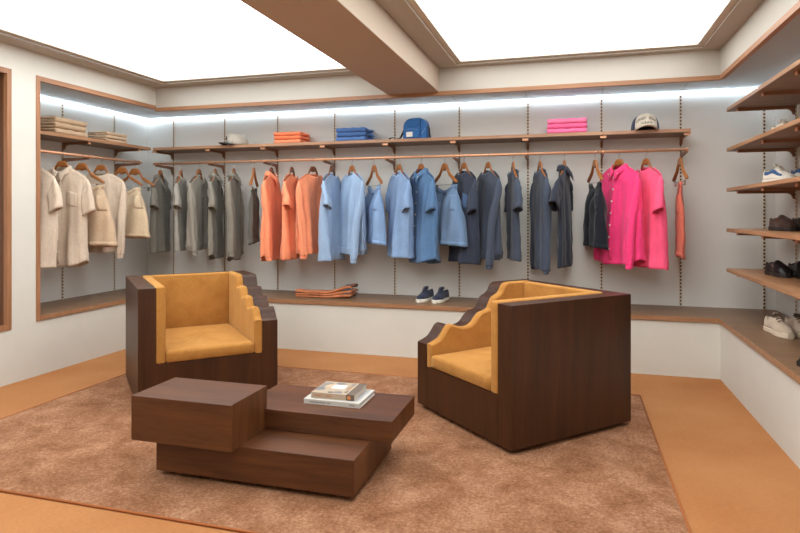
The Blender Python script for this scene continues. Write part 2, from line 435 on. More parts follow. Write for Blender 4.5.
rail('short copper-brown hanging rail in the left niche', (XRL, 3.86, ZR), (XRL, 5.27, ZR), [((XRL, 4.9, ZR), (XRL, 4.916, ZR))])

# shoe shelves on the right wall
XSF = 1.2
sl = [(2.151, 'top empty wooden shoe shelf on the right wall'), (1.826, 'second wooden shoe shelf from top, with cream sneaker'), (1.502, 'third wooden shoe shelf, with white and blue sneakers'),
      (1.175, 'fourth wooden shoe shelf, with dark brown shoes'), (0.85, 'lowest wooden shoe shelf, with black shoes')]
for zt, l in sl:
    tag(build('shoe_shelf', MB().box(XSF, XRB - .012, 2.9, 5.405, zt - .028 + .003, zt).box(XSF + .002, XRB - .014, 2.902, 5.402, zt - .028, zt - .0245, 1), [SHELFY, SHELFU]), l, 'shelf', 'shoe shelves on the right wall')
    nm = l.split(' wooden')[0].replace(' empty', '') if 'empty' not in l else 'top'
    for yy, w_ in ((5.243, 'farthest'), (4.6, 'middle'), (3.956, 'nearest')):
        shelf_bracket(XRB - .008, yy, -PI / 2, XRB - .008 - 1.245, zt - .028, '%s wooden bracket under the %s shoe shelf' % (w_, nm), 'brackets of the shoe shelves')

# ------------------------------------------------------------ rug
r = thing('rug', 'large brown cut-pile rug under the armchairs and coffee table', 'rug', (-1.5, 3.35, 0))
RX_0, RX_1, RY_0, RY_1 = -3.45 + 1.5, .455 + 1.5, 2.15 - 3.35, 4.53 - 3.35
nx, ny = 90, 56
rg = random.Random(3)
g = MB(); vs = []
for j in range(ny + 1):
    for i in range(nx + 1):
        ed = min(i, nx - i, j, ny - j)
        vs.append((lerp(RX_0 + .006, RX_1 - .006, i / nx), lerp(RY_0 + .006, RY_1 - .006, j / ny), (.014 if ed else .008) + rg.uniform(-.0012, .0012)))
g.add(vs, [(j * (nx + 1) + i, j * (nx + 1) + i + 1, (j + 1) * (nx + 1) + i + 1, (j + 1) * (nx + 1) + i) for j in range(ny) for i in range(nx)])
build('pile', g, RUG, r, smooth=True)
bd = MB()
for a, b in (((RX_0, RY_0), (RX_1, RY_0)), ((RX_1, RY_0), (RX_1, RY_1)), ((RX_1, RY_1), (RX_0, RY_1)), ((RX_0, RY_1), (RX_0, RY_0))):
    bd.tube([(a[0], a[1], .0062), (b[0], b[1], .0062)], .006, 8)
build('edge_binding', bd, plain('rug_binding', rgb(150, 84, 34), .8), r, smooth=True, label='orange-brown edge binding')
build('backing', MB().box(RX_0 + .004, RX_1 - .004, RY_0 + .004, RY_1 - .004, 0, .007), plain('rug_backing', rgb(110, 70, 46), .95), r)
ZRUG = .014

# ------------------------------------------------------------ armchairs
S = .925; WT = .109; PT = .060; Z0 = .04; Z1 = .809
def spline_profile(P, n=90):
    out = []
    for k in range(n + 1):
        out.append(polyat(P, k / n))
    return out
PR = [(0, .447), (.04, .462), (.075, .48), (.105, .515), (.13, .548), (.16, .560), (.20, .548), (.25, .535), (.297, .538), (.335, .556), (.365, .59), (.40, .618), (.44, .628), (.467, .642),
      (.485, .675), (.51, .712), (.545, .730), (.57, .748), (.59, .785), (.615, .803), (.655, .809), (S, .809)]
PLf = [(0, .532), (.03, .552), (.055, .585), (.09, .612), (.13, .612), (.17, .596), (.2, .596), (.225, .625), (.25, .662), (.29, .672), (.33, .655), (.36, .655), (.385, .69), (.41, .722), (.45, .727), (.49, .712),
       (.515, .722), (.535, .765), (.565, .802), (.62, .809), (S, .809)]
def armchair(loc, rz, mirror, prof, label):
    """local x: 0 = outer face of the straight arm, S = outer face of the wavy arm; local y: 0 front, S back.
    mirror flips x so the wavy arm is on the other side"""
    t = thing('armchair', label, 'armchair', loc, rz, None)
    sx = -1 if mirror else 1
    def fl(mb):
        mb.v = [(p[0] * sx, p[1], p[2]) for p in mb.v]; return mb
    zs = .309
    # wooden pieces
    build('side_panel', fl(MB().box(0, WT, 0, S, Z0, Z1)), FURNZ, t, bevel=.002, label='tall straight wooden side')
    pts = [(y, z) for y, z in spline_profile(prof)]
    poly = [(0, Z0)] + pts + [(S, Z0)]
    build('wavy_side_panel', fl(MB().prism(poly, 'X', S - WT, S)), FURNZ, t, bevel=.0015, label='wooden side with a wavy stepped top edge')
    build('back_panel', fl(MB().box(WT, S - WT, S - WT, S, Z0, Z1)), FURNZ, t, bevel=.002)
    build('seat_base', fl(MB().box(WT, S - WT, 0, S - WT, Z0, zs)), FURNZ, t, bevel=.001)
    build('plinth', fl(MB().box(.09, S - .09, .09, S - .09, .0142, Z0)), BLACKM, t, label='dark recessed plinth')
    # padding
    def soft(name, mb, lab=None, bw=.014):
        o = build(name, fl(mb), VELVET, t, smooth=True, label=lab)
        md = o.modifiers.new('round', 'BEVEL'); md.width = bw; md.segments = 4; md.limit_method = 'ANGLE'; md.angle_limit = .6
        return o
    soft('arm_pad', MB().box(WT, WT + PT, -.004, S - WT, zs, Z1 + .008))
    soft('back_pad', MB().box(WT + PT - .004, S - WT - PT + .004, S - WT - PT, S - WT, zs + .08, Z1 + .008))
    # wavy pad: fuller, gently puffed loft
    rings = []
    pp = spline_profile(prof, 110)
    yend = S - WT
    pp = [(y, z) for y, z in pp if y < yend] + [(yend, Z1)]
    x0, x1 = S - WT - PT, S - WT
    rings = []
    for u, ins in ((0, .012), (.12, .004), (.3, 0), (.7, 0), (.88, .004), (1, .012)):
        x = lerp(x0, x1, u)
        ring = [(x, pp[0][0] - .004 + ins, zs + ins)]
        for k, (y, z) in enumerate(pp):
            a = pp[max(k - 1, 0)]; b = pp[min(k + 1, len(pp) - 1)]
            dy, dz = b[0] - a[0], b[1] - a[1]; L = math.hypot(dy, dz) or 1
            yy = y + dz / L * ins; zz = z + .010 - dy / L * ins
            if k == 0: yy = pp[0][0] - .004 + ins
            ring.append((x, max(yy, pp[0][0] - .004 + ins), zz))
        ring.append((x, yend, zs + ins))
        rings.append(ring)
    build('wavy_arm_pad', fl(MB().loft(rings)), VELVET, t, smooth=False, label='padded inner arm with a wavy stepped top')
    # seat cushion
    cx0, cx1, cy0, cy1 = WT + PT + .002, S - WT - PT - .002, -.006, S - WT - PT
    n = 14; top = []
    cm = MB(); rings = []
    for zz, ins in ((zs + .003, .010), (zs + .012, 0), (zs + .062, -.002), (zs + .076, .005), (zs + .083, .018)):
        ring = []
        for (a, b, c_, d) in ((cx0, cy0, cx1, cy0), (cx1, cy0, cx1, cy1), (cx1, cy1, cx0, cy1), (cx0, cy1, cx0, cy0)):
            for k in range(n):
                x = lerp(a, c_, k / n); y = lerp(b, d, k / n)
                x = max(cx0 + ins, min(cx1 - ins, x)); y = max(cy0 + ins, min(cy1 - ins, y))
                ring.append((x, y, zz + .012 * sstep((y - cy0) / (cy1 - cy0))))
        rings.append(ring)
    cm.loft(rings, True, True, False)
    cx, cy = (cx0 + cx1) / 2, (cy0 + cy1) / 2
    base = rings[-1]; prev = base; o0 = len(cm.v)
    rr = []
    for q in (.85, .6, .3, .05):
        rr.append([(cx + (p[0] - cx) * q, cy + (p[1] - cy) * q, p[2] + .010 * (1 - q) + .003 * math.sin(p[0] * 31 + p[1] * 17) * (1 - q)) for p in base])
    cm.loft([base] + rr, True, False, True)
    build('seat_cushion', fl(cm), VELVET, t, smooth=True)
    return t
A45 = math.radians(45.35)
armchair((-2.693, 3.216, 0), A45, False, PLf, 'dark wood armchair with ochre velvet padding behind the coffee table, left one')
# right chair: corner B, width axis runs from B toward the far-left corner (mirrored local x)
aB = math.radians(-43.9)
armchair((-.314, 3.185, 0), aB, True, PR, 'dark wood armchair with ochre velvet padding, its tall flat wooden side facing us').scale = (1.02, 1.015, 1)

# ------------------------------------------------------------ coffee table
ct = thing('coffee_table', 'low dark walnut coffee table of three stacked offset blocks', 'coffee table', (-1.45, 2.75, .0142))
o = (-1.45, 2.75, .0142)
def tb(name, x0, x1, y0, y1, z0, z1, mat, lab):
    m = MB().box(x0 - o[0], x1 - o[0], y0 - o[1], y1 - o[1], z0 - o[2], z1 - o[2]); m.m = [0, 0, 0, 1, 0, 1]
    build(name, m, [mat, FURNE if mat is FURN else mat], ct, bevel=.002, label=lab)
tb('table_block', -1.965, -.932, 2.475, 3.045, .04, .204, FURN, 'long lower block')
tb('table_block', -2.050, -1.502, 2.402, 2.735, .2045, .419, FURN, 'tall upper left block')
tb('table_block', -1.645, -.827, 2.712, 3.130, .205, .307, FURN, 'flat upper right block')
tb('plinth', -1.84, -1.06, 2.60, 2.95, .0142, .04, BLACKM, 'dark recessed plinth')

# ------------------------------------------------------------ books
PAGE = plain('book_pages', rgb(190, 186, 178), .9); LINE = plain('page_lines', rgb(180, 174, 164), .9)
def book(loc, rz, w, d, h, cover, label, deco):
    t = thing('book', label, 'book', loc, rz, 'books on the coffee table')
    c_ = .003
    # spine faces -Y, pages show at +X
    build('cover', MB().box(0, w, 0, d, 0, c_).box(0, w, 0, d, h - c_, h).box(0, w, 0, c_, c_, h - c_), cover, t, bevel=.001)
    pg = MB().box(.004, w - .004, c_, d - .004, c_, h - c_)
    build('pages', pg, PAGE, t)
    deco(t, w, d, h)
    return t
def mark_row(mb, x0, x1, y, z, hh, seed):
    rr = random.Random(seed); x = x0
    while x < x1:
        wv = rr.uniform(.003, .006)
        if rr.random() > .15:
            mb.box(x, x + wv * .8, y - .0004, y + .0002, z - hh / 2, z + hh / 2 * rr.uniform(.4, 1))
        x += wv + .0016
def deco1(t, w, d, h):
    m = MB(); mark_row(m, .03, .145, 0, h / 2, .008, 4); mark_row(m, w - .055, w - .02, 0, h / 2, .009, 5)
    build('spine_lettering', m, plain('grey_ink', rgb(110, 106, 102), .8), t)
    m = MB()
    for i in range(3): m.box(w - .03 - .012 * i, w - .024 - .012 * i, .02, d - .02, h, h + .0004)
    build('cover_print', m, plain('pale_grey_ink', rgb(150, 156, 164), .8), t)
def deco2(t, w, d, h):
    rr = random.Random(8)
    cols = [rgb(128, 120, 112), rgb(110, 110, 112), rgb(184, 160, 132), rgb(98, 90, 82), rgb(150, 122, 96)]
    blobs = [(.03, d * .80, .045, .022, 0), (.10, d * .86, .04, .018, 1), (.02, d * .35, .04, .03, 1), (.06, d * .62, .04, .028, 2), (.14, d * .14, .04, .016, 1), (.175, d * .55, .022, .04, 4),
             (.02, d * .60, .02, .03, 0), (.10, d * .10, .025, .012, 3), (.18, d * .85, .03, .02, 0), (.185, d * .22, .022, .018, 3)]
    mats = [plain('cover_tone_%s' % n, c_, .5) for n, c_ in zip(('warm', 'slate', 'sand', 'umber', 'tan'), cols)]
    m = MB()
    for i, (x, y, a, b, k) in enumerate(blobs):
        pts = [(min(w - .05, max(.002, x + a * .68 * math.cos(q) * (1 + .15 * math.sin(3 * q + i)))), min(d - .003, max(.003, y + b * 1.05 * math.sin(q)))) for q in [2 * PI * j / 18 for j in range(18)]]
        build('cover_patch', MB().prism(pts, 'Z', h, h + .0003 + i * .00003), mats[k], t, label='rounded patch of the cover picture')
    build('cover_title_label', MB().box(.075, .15, d * .42, d * .74, h, h + .0009), plain('white_label', rgb(206, 204, 198), .6), t, label='white rectangular title label')
    build('cover_band', MB().box(w - .046, w - .002, .0, d, h, h + .0008).box(w - .046, w - .002, -.0006, 0, 0, h), plain('brown_band', rgb(98, 84, 72), .6), t, label='grey-brown band by the edge')
    build('cover_stripe', MB().box(w - .05, w - .046, 0, d, h, h + .001), plain('sand_stripe', rgb(214, 190, 158), .6), t)
    m = MB(); mark_row(m, .02, .115, 0, h / 2, .009, 14)
    build('spine_lettering', m, plain('rust_ink', rgb(172, 100, 50), .8), t)
    build('spine_badge', MB().box(w - .038, w - .022, -.0012, 0, .006, h - .006), plain('orange_badge', rgb(196, 120, 62), .7), t)
book((-1.350, 2.846, .307), 0.0, .310, .245, .026, plain('white_cover', rgb(184, 180, 172), .5), 'white coffee-table book at the bottom of the pair', deco1)
book((-1.318, 2.868, .3340), 0.02, .240, .208, .029, plain('beige_cover', rgb(168, 150, 128), .5), 'smaller beige illustrated book lying on top of the white book', deco2)

# ------------------------------------------------------------ hangers
def wood_hanger(label, mat, parent_loc, rz, clips=False, group='wooden hangers'):
    t = thing('clip_hanger' if clips else 'clothes_hanger', label, 'hanger', parent_loc, rz, group)
    n = 28; rings = []
    for k in range(n + 1):
        x = lerp(-.212, .212, k / n); ax = abs(x); q = ax / .212
        zt = -.066 - .078 * sstep((ax - .026) / .062) - .092 * max(0, (ax - .070) / .142)
        th = lerp(.034, .024, q) if ax > .07 else lerp(.060, .033, sstep(ax / .07))
        hw = lerp(.0075, .012, sstep(q * 1.1))
        if clips: th *= 1.25; hw *= 1.25
        if k in (0, n): th *= .5; hw *= .6; zt -= .006
        rings.append([(x, hw * math.copysign(abs(math.cos(a)) ** .7, math.cos(a)), zt - th / 2 + th / 2 * math.copysign(abs(math.sin(a)) ** .8, math.sin(a))) for a in [2 * PI * (j + .5) / 12 for j in range(12)]])
    build('shoulder_bar', MB().loft(rings), mat, t, smooth=True)
    pr = .0160
    path = [(0, 0, -.075), (0, 0, -.045), (.004, 0, -.034), (.012, 0, -.022), (pr, 0, -.006)] + [(pr * math.cos(a), 0, pr * math.sin(a) - .001) for a in [math.radians(d) for d in range(10, 200, 20)]]
    build('hook', MB().tube(path, .0019, 6), STEEL, t, smooth=True)
    if clips:
        m = MB().tube([(-.17, 0, -.268), (.17, 0, -.268)], .002, 6)
        for s_ in (-1, 1): m.tube([(s_ * .17, 0, -.268), (s_ * .17, 0, -.215)], .002, 6)
        build('cross_bar', m, STEEL, t, smooth=True)
        for s_ in (-1, 1):
            build('clip', MB().prism([(-.009, -.262), (.009, -.262), (.006, -.285), (.009, -.302), (-.009, -.302), (-.006, -.285)], 'X', s_ * .145 - .009, s_ * .145 + .009), STEEL, t, bevel=.001)
    return t

# ------------------------------------------------------------ garments
def sgnpow(v, p): return math.copysign(abs(v) ** p, v)
class Top:
    """hanging upper garment; local origin = rail centre, x = shoulder line, front = -y"""
    def __init__(s, L, W=.52, D=.05, neck='crew', sleeve='short', hem='flat', seed=0, fold=.016, open_front=False, sway=0, drop=0):
        s.L, s.W, s.D, s.neck, s.sleeve, s.hem, s.fold, s.sway = L, W * .88, D, neck, sleeve, hem, fold, sway
        s.rnd = random.Random(seed); r_ = s.rnd
        s.ph = [r_.uniform(0, 6.28) for _ in range(10)]; s.k = [r_.uniform(26, 34), r_.uniform(44, 62), r_.uniform(12, 18)]
        s.z0 = -.141 - drop + (.012 if neck == 'shirt' else 0)
        s.nk = .076; s.nf = {'crew': .045, 'v': .10, 'shirt': .035}[neck]
    def ztop(s, x, side):
        ax = abs(x)
        if ax < s.nk:
            q = ax / s.nk
            dip = s.nf if side < 0 else .010
            sh = (1 - q) if (s.neck == 'v' and side < 0) else math.sqrt(max(0, 1 - q * q))
            return s.z0 - dip * sh
        q = (ax - s.nk) / (.235 - s.nk)
        return s.z0 - .078 * q - .014 * q ** 3
    def body(s, a, t):
        cx, sy = math.cos(a), math.sin(a)
        side = 1 if sy >= 0 else -1
        w0 = .224
        wt = lerp(w0, s.W / 2, sstep(t / .6))
        if s.hem == 'rib' and t > .90: wt *= 1 - .10 * sstep((t - .90) / .10)
        x = wt * sgnpow(cx, .62 if t < .1 else .75)
        ax = abs(x)
        dt = lerp(.021 if ax > s.nk else .021 + .030 * (1 - (ax / s.nk) ** 2), s.D * (.55 + .60 * t), sstep(t / .14))
        if s.hem == 'rib' and t > .90: dt *= 1 - .12 * sstep((t - .9) / .1)
        y = dt * sgnpow(sy, .75)
        zt = s.ztop(x, side)
        zb = -.125 - s.L
        if s.hem == 'curve': zb += .055 * (ax / (s.W / 2)) ** 3 - (.012 if side > 0 else 0)
        if s.hem == 'flat' and side > 0: zb -= .006
        z = lerp(zt, zb, t)
        f = s.fold * 1.2 * sstep(t / .35) * (.5 + .7 * t)
        sh = lambda v: math.copysign(abs(v) ** .75, v)
        y += f * (.55 * sh(math.sin(s.k[0] * x + s.ph[0] + side * 1.3 + 1.1 * t)) + .38 * sh(math.sin(s.k[1] * x + s.ph[1] + side * 2 - 1.6 * t)) + .6 * math.sin(s.k[2] * x + s.ph[2] + side + .8 * t))
        x += .008 * math.sin(7 * t + s.ph[3]) * t + s.sway * t * t
        y += .004 * math.sin(5 * t + s.ph[4]) * sstep(t / .3)
        # irregular horizontal creases
        y += .0025 * math.sin(30 * t + 9 * x + s.ph[5]) * sstep((t - .45) / .3) * side
        return (x, y, z)
    def mesh(s, t0=0., t1=1., nr=44, off=0.):
        rings = []
        for k in range(nr + 1):
            t = lerp(t0, t1, k / nr)
            ring = [s.body(2 * PI * (i + .5) / 72, t) for i in range(72)]
            if off: ring = [(x + off * math.copysign(1, x) * .5, y + off * math.copysign(1, y), z) for x, y, z in ring]
            rings.append(ring)
        return MB().loft(rings, True, False, False)
    def patch(s, x0, x1, za, zb_, side=-1, off=.003, n=8, m=8):
        """rectangle laid on the front, za/zb_ as distances below collar"""
        vs = []
        for j in range(m + 1):
            for i in range(n + 1):
                x = lerp(x0, x1, i / n); zz = lerp(za, zb_, j / m); t = zz / s.L
                wt = lerp(.224, s.W / 2, sstep(t / .6)); p = .62 if t < .1 else .75
                ca = max(-1, min(1, x / wt)); ca = math.copysign(abs(ca) ** (1 / p), ca)
                a = -math.acos(ca) if side < 0 else math.acos(ca)
                q = s.body(a, t); vs.append((q[0], q[1] + side * off, q[2]))
        return MB().add(vs, [(j * (n + 1) + i, j * (n + 1) + i + 1, (j + 1) * (n + 1) + i + 1, (j + 1) * (n + 1) + i) for j in range(m) for i in range(n)])
    def at(s, x, zz, side=-1):
        return s.patch(x, x + .001, zz, zz + .001, side, 0, 1, 1).v[0]
    def sleeve_mesh(s, sg, t0, t1, nr, sy=0., grow=0., length=None, flare=0.):
        zs = s.z0
        if s.sleeve == 'short':
            ln = length or .33
            O = [(.218, zs - .082), (.244 + flare * .2, zs - .125), (.262 + flare * .6, zs - .20), (.272 + flare, zs - ln + flare * .4)]
            I = [(.190, zs - .255), (.186, zs - .275), (.184 + flare * .3, zs - .30), (.180 + flare * .6, zs - ln - .03)]
            dd = [.020, .032, .034, .036]
        else:
            ln = length or .72
            O = [(.218, zs - .082), (.248, zs - .14), (.264, zs - .28), (.262, zs - .44), (.256, zs - ln + .10), (.250, zs - ln)]
            I = [(.190, zs - .255), (.188, zs - .29), (.182, zs - .38), (.178, zs - .50), (.186, zs - ln + .08), (.196, zs - ln)]
            dd = [.020, .034, .036, .033, .030, .024]
        rings = []
        for k in range(nr + 1):
            t = lerp(t0, t1, k / nr)
            a = polyat(O, t); b = polyat(I, t); d = polyat([(q,) for q in dd], t)[0] + grow
            c_ = ((a[0] + b[0]) / 2, (a[1] + b[1]) / 2); h = ((a[0] - b[0]) / 2, (a[1] - b[1]) / 2)
            ring = []
            for i in range(28):
                an = 2 * PI * i / 28
                u, v = sgnpow(math.cos(an), .85), sgnpow(math.sin(an), .85)
                fr = .006 * math.sin(4 * an + s.ph[6] + 5 * t) * sstep(t / .3) + .004 * math.sin(20 * t + 2 * an + s.ph[7])
                x = c_[0] + h[0] * u * (1 + grow * 8); z = c_[1] + h[1] * u * (1 + grow * 4)
                y = (d + fr) * v + sy * sstep(t) + .004 * math.sin(9 * t + s.ph[8])
                ring.append((sg * x, y, z))
            rings.append(ring)
        return MB().loft(rings, True, False, False)
def collar_mesh(s, spread=.018, fall=.052, stand=.030):
    n = 34; rows = [[], [], [], [], []]
    for i in range(n + 1):
        f = i / n; a = math.radians(lerp(-86, 266, f))   # starts at the front, round the back, to the front
        a = math.radians(-90) + math.radians(lerp(7, 353, f))
        cx, sy = math.cos(a), math.sin(a)
        rx, ry = s.nk - .004, .046
        fr = max(0., -sy)                          # 1 at the front
        zb = s.z0 - .008 - (s.nf + .012) * fr ** 1.5
        x, y = rx * cx * (1 - .25 * fr), ry * sy
        st = stand * (1 - .35 * fr)
        tip = max(0., fr - .80) / .2
        fl_ = fall * (1 + .75 * tip) 
        out = spread * (1 + .5 * fr)
        rows[0].append((x, y, zb - .012))
        rows[1].append((x * 1.02, y * 1.03, zb + st * .7))
        rows[2].append((x * 1.07, y * 1.12, zb + st))
        rows[3].append((x * 1.12 + cx * out * .4, y * 1.15 + sy * out * .6, zb + st - fl_ * .35))
        rows[4].append((x * 1.16 + cx * out + math.copysign(.018 * tip, cx), y * 1.18 + sy * out * .8 - .006 * tip, zb + st - fl_))
    return MB().loft(rows, False, False, False)
BUTM = {}
def top_garment(name, label, cat, loc, rz, color, L, neck='crew', sleeve='short', hem='flat', W=.52, D=.05, seed=1, fold=.021,
                collar=False, buttons=0, placket=None, pocket=False, syl=0., syr=0., slen=None, near=1, flare=.05, kind='knit', btn=(225, 220, 205), cuff=None, pcol=None, neckband=True, var=.14, sway=0., group=None, syr2=None):
    t = thing(name, label, cat, loc, rz, group)
    mat = cloth(name + '_cloth', color, kind, var=var)
    s = Top(L, W, D, neck, sleeve, hem, seed, fold, sway=sway)
    rib = hem == 'rib'
    build('body', s.mesh(0, .925 if rib else 1.0), mat, t, smooth=True, solid=.0025, fix=False)
    if rib: build('hem_band', s.mesh(.915, 1.0, 6, off=.005), mat, t, smooth=True, solid=.003, fix=False)
    for sg, sy in ((-1, syl), (1, syr)):
        ct_ = .90 if (sleeve == 'long') else 1.0
        sv = build('sleeve', s.sleeve_mesh(sg, 0, ct_, 26 if sleeve == 'long' else 14, sy, length=slen, flare=flare if sg == near else 0.), mat, t, smooth=True, solid=.0025)
        if sleeve == 'long':
            build('cuff', s.sleeve_mesh(sg, .895, 1.0, 5, sy, grow=.003 if collar else -.001, length=slen, flare=flare if sg == near else 0.), mat, sv, smooth=True, solid=.003)
    if collar: build('collar', collar_mesh(s), mat, t, smooth=True, solid=.0025)
    elif neckband:
        # ribbed neck band
        rings = []
        for i in range(41):
            a = 2 * PI * i / 40; x = s.nk * math.cos(a); side = 1 if math.sin(a) >= 0 else -1
            z = s.ztop(x * .999, side); y = (.012 + .034 * (1 - min(1, abs(x) / s.nk) ** 2)) * side * abs(math.sin(a)) ** .5
            rings.append([(x * q, y * q2, z + dz) for q, q2, dz in ((1.04, 1.1, -.006), (1.0, 1.1, .006), (.90, .90, .012), (.86, .82, .006), (.92, .9, -.006))])
        build('neckband', MB().loft(rings, True, False, False), mat, t, smooth=True)
    if placket:
        build('placket', s.patch(-.016, .016, s.nf + .018, placket, -1, .004, 3, 16), mat, t, smooth=True, solid=.002)
    if pocket:
        pm = mat if pcol is None else cloth(name + '_pocket_cloth', pcol, kind)
        build('pocket', s.patch(.055, .165, .20, .33, -1, .005, 8, 8), pm, t, smooth=True, solid=.0025)
    if buttons:
        bm_ = BUTM.setdefault(btn, plain('button_%d' % btn[0], rgb(*btn), .35))
        z1 = s.nf + .03; z2 = (placket or L) - .035 if (placket and placket < L * .6) else L * .84
        for i in range(buttons):
            p = s.at(0, lerp(z1, z2, i / max(1, buttons - 1)))
            ring = lambda y_, r_: [(p[0] + r_ * math.cos(q), y_, p[2] + r_ * math.sin(q)) for q in [2 * PI * j / 10 for j in range(10)]]
            build('button', MB().loft([ring(p[1] - .004, .008), ring(p[1] - .0095, .008), ring(p[1] - .0105, .005)]), bm_, t)
        if collar:
            for sg in (-1, 1):
                p = (sg * .052, -.066, s.z0 - .066)
                build('button', MB().loft([[(p[0] + .005 * math.cos(q), y_, p[2] + .005 * math.sin(q)) for q in [2 * PI * j / 8 for j in range(8)]] for y_ in (p[1], p[1] - .003)]), bm_, t)
    return t

def shorts(name, label, cat, loc, rz, color, L, W=.40, flare=.05, seed=1, D=.045, kind='slub', ztop=-.278, drawstring=None, var=.16, hem_col=None, ratio=.5, buttons=0, pocket=True, back_drop=0., color2=None, sway=0.):
    t = thing(name, label, cat, loc, rz)
    mat = cloth(name + '_cloth', color, kind, var=var)
    r_ = random.Random(seed); ph = [r_.uniform(0, 6.28) for _ in range(8)]
    crotch = L * .52
    sag = lambda x, tt: .050 * max(0., 1 - (x / (W * .36)) ** 2) * (1 - tt) ** 1.5
    def surf(sg, a, tt):
        """one leg, from waist to hem; sg -1 / 1"""
        z = ztop - tt * L
        hw = lerp(W / 4, W / 4 + flare / 2 + .012, sstep(tt / .8))
        cx_ = sg * (W / 4 - .004 + flare * .5 * tt)
        if tt > .5: hw -= .010 * sstep((tt - .5) / .3)
        d = lerp(.010, D, sstep(tt / .35))
        x = cx_ + hw * sgnpow(math.cos(a), .8)
        y = d * sgnpow(math.sin(a), .8)
        y += .012 * sstep(tt / .3) * math.sin(42 * x + ph[0] + 2 * tt + (1 if math.sin(a) > 0 else 0)) + .003 * math.sin(16 * tt + 20 * x + ph[1]) * sstep(tt / .2)
        if math.sin(a) > 0: z -= back_drop * tt
        z -= .012 * math.sin(a) * tt
        z -= sag(x, tt)
        return (x + sway * tt, y, z)
    m = MB()
    for sg in (-1, 1):
        m.loft([[surf(sg, 2 * PI * (i + .5) / 36, k / 26) for i in range(36)] for k in range(27)], True, False, False)
    build('legs', m, mat, t, smooth=True, solid=.0025)
    wb = [[(W / 2 * 1.01 * sgnpow(math.cos(a), .6), .014 * sgnpow(math.sin(a), .7) + .003 * math.sin(90 * math.cos(a)), ztop + dz - sag(W / 2 * sgnpow(math.cos(a), .6), 0)) for a in [2 * PI * (i + .5) / 60 for i in range(60)]] for dz in (.006, -.012, -.034)]
    build('waistband', MB().loft(wb, True, False, False), mat, t, smooth=True, solid=.003)
    for sg in (-1, 1):
        hm = [[surf(sg, 2 * PI * (i + .5) / 36, q) for i in range(36)] for q in (.935, .97, 1.0)]
        hm = [[(x + .002 * math.copysign(1, x - sg * W / 4), y + .003 * math.copysign(1, y), z - .001) for x, y, z in rr] for rr in hm]
        build('hem', MB().loft(hm, True, False, False), cloth(name + '_hem', hem_col, kind) if hem_col else mat, t, smooth=True, solid=.003)
    if drawstring:
        build('drawstring', MB().tube([(-.012, -.016, ztop - .07), (-.02, -.026, ztop - .10), (-.026, -.05, ztop - .17)], .003, 6)
              .tube([(.012, -.016, ztop - .07), (.018, -.028, ztop - .10), (.022, -.05, ztop - .16)], .003, 6), plain(name + '_cord', drawstring, .9), t, smooth=True)
    if pocket:
        for sg in (-1, 1):
            n = 6; vs = []
            for j in range(n + 1):
                for i in range(n + 1):
                    a = -lerp(.45, 1.25, i / n) if sg > 0 else -PI + lerp(.45, 1.25, i / n)
                    p = surf(sg, a, lerp(.16, .42, j / n)); vs.append((p[0], p[1] - .004, p[2]))
            build('pocket', MB().add(vs, [(j * (n + 1) + i, j * (n + 1) + i + 1, (j + 1) * (n + 1) + i + 1, (j + 1) * (n + 1) + i) for j in range(n) for i in range(n)]), mat, t, smooth=True, solid=.002)
    if buttons:
        build('button', MB().loft([[(.009 * math.cos(q), y_, ztop - .016 - .05 + .009 * math.sin(q)) for q in [2 * PI * j / 10 for j in range(10)]] for y_ in (-.016, -.024)]), STEEL, t)
    return t

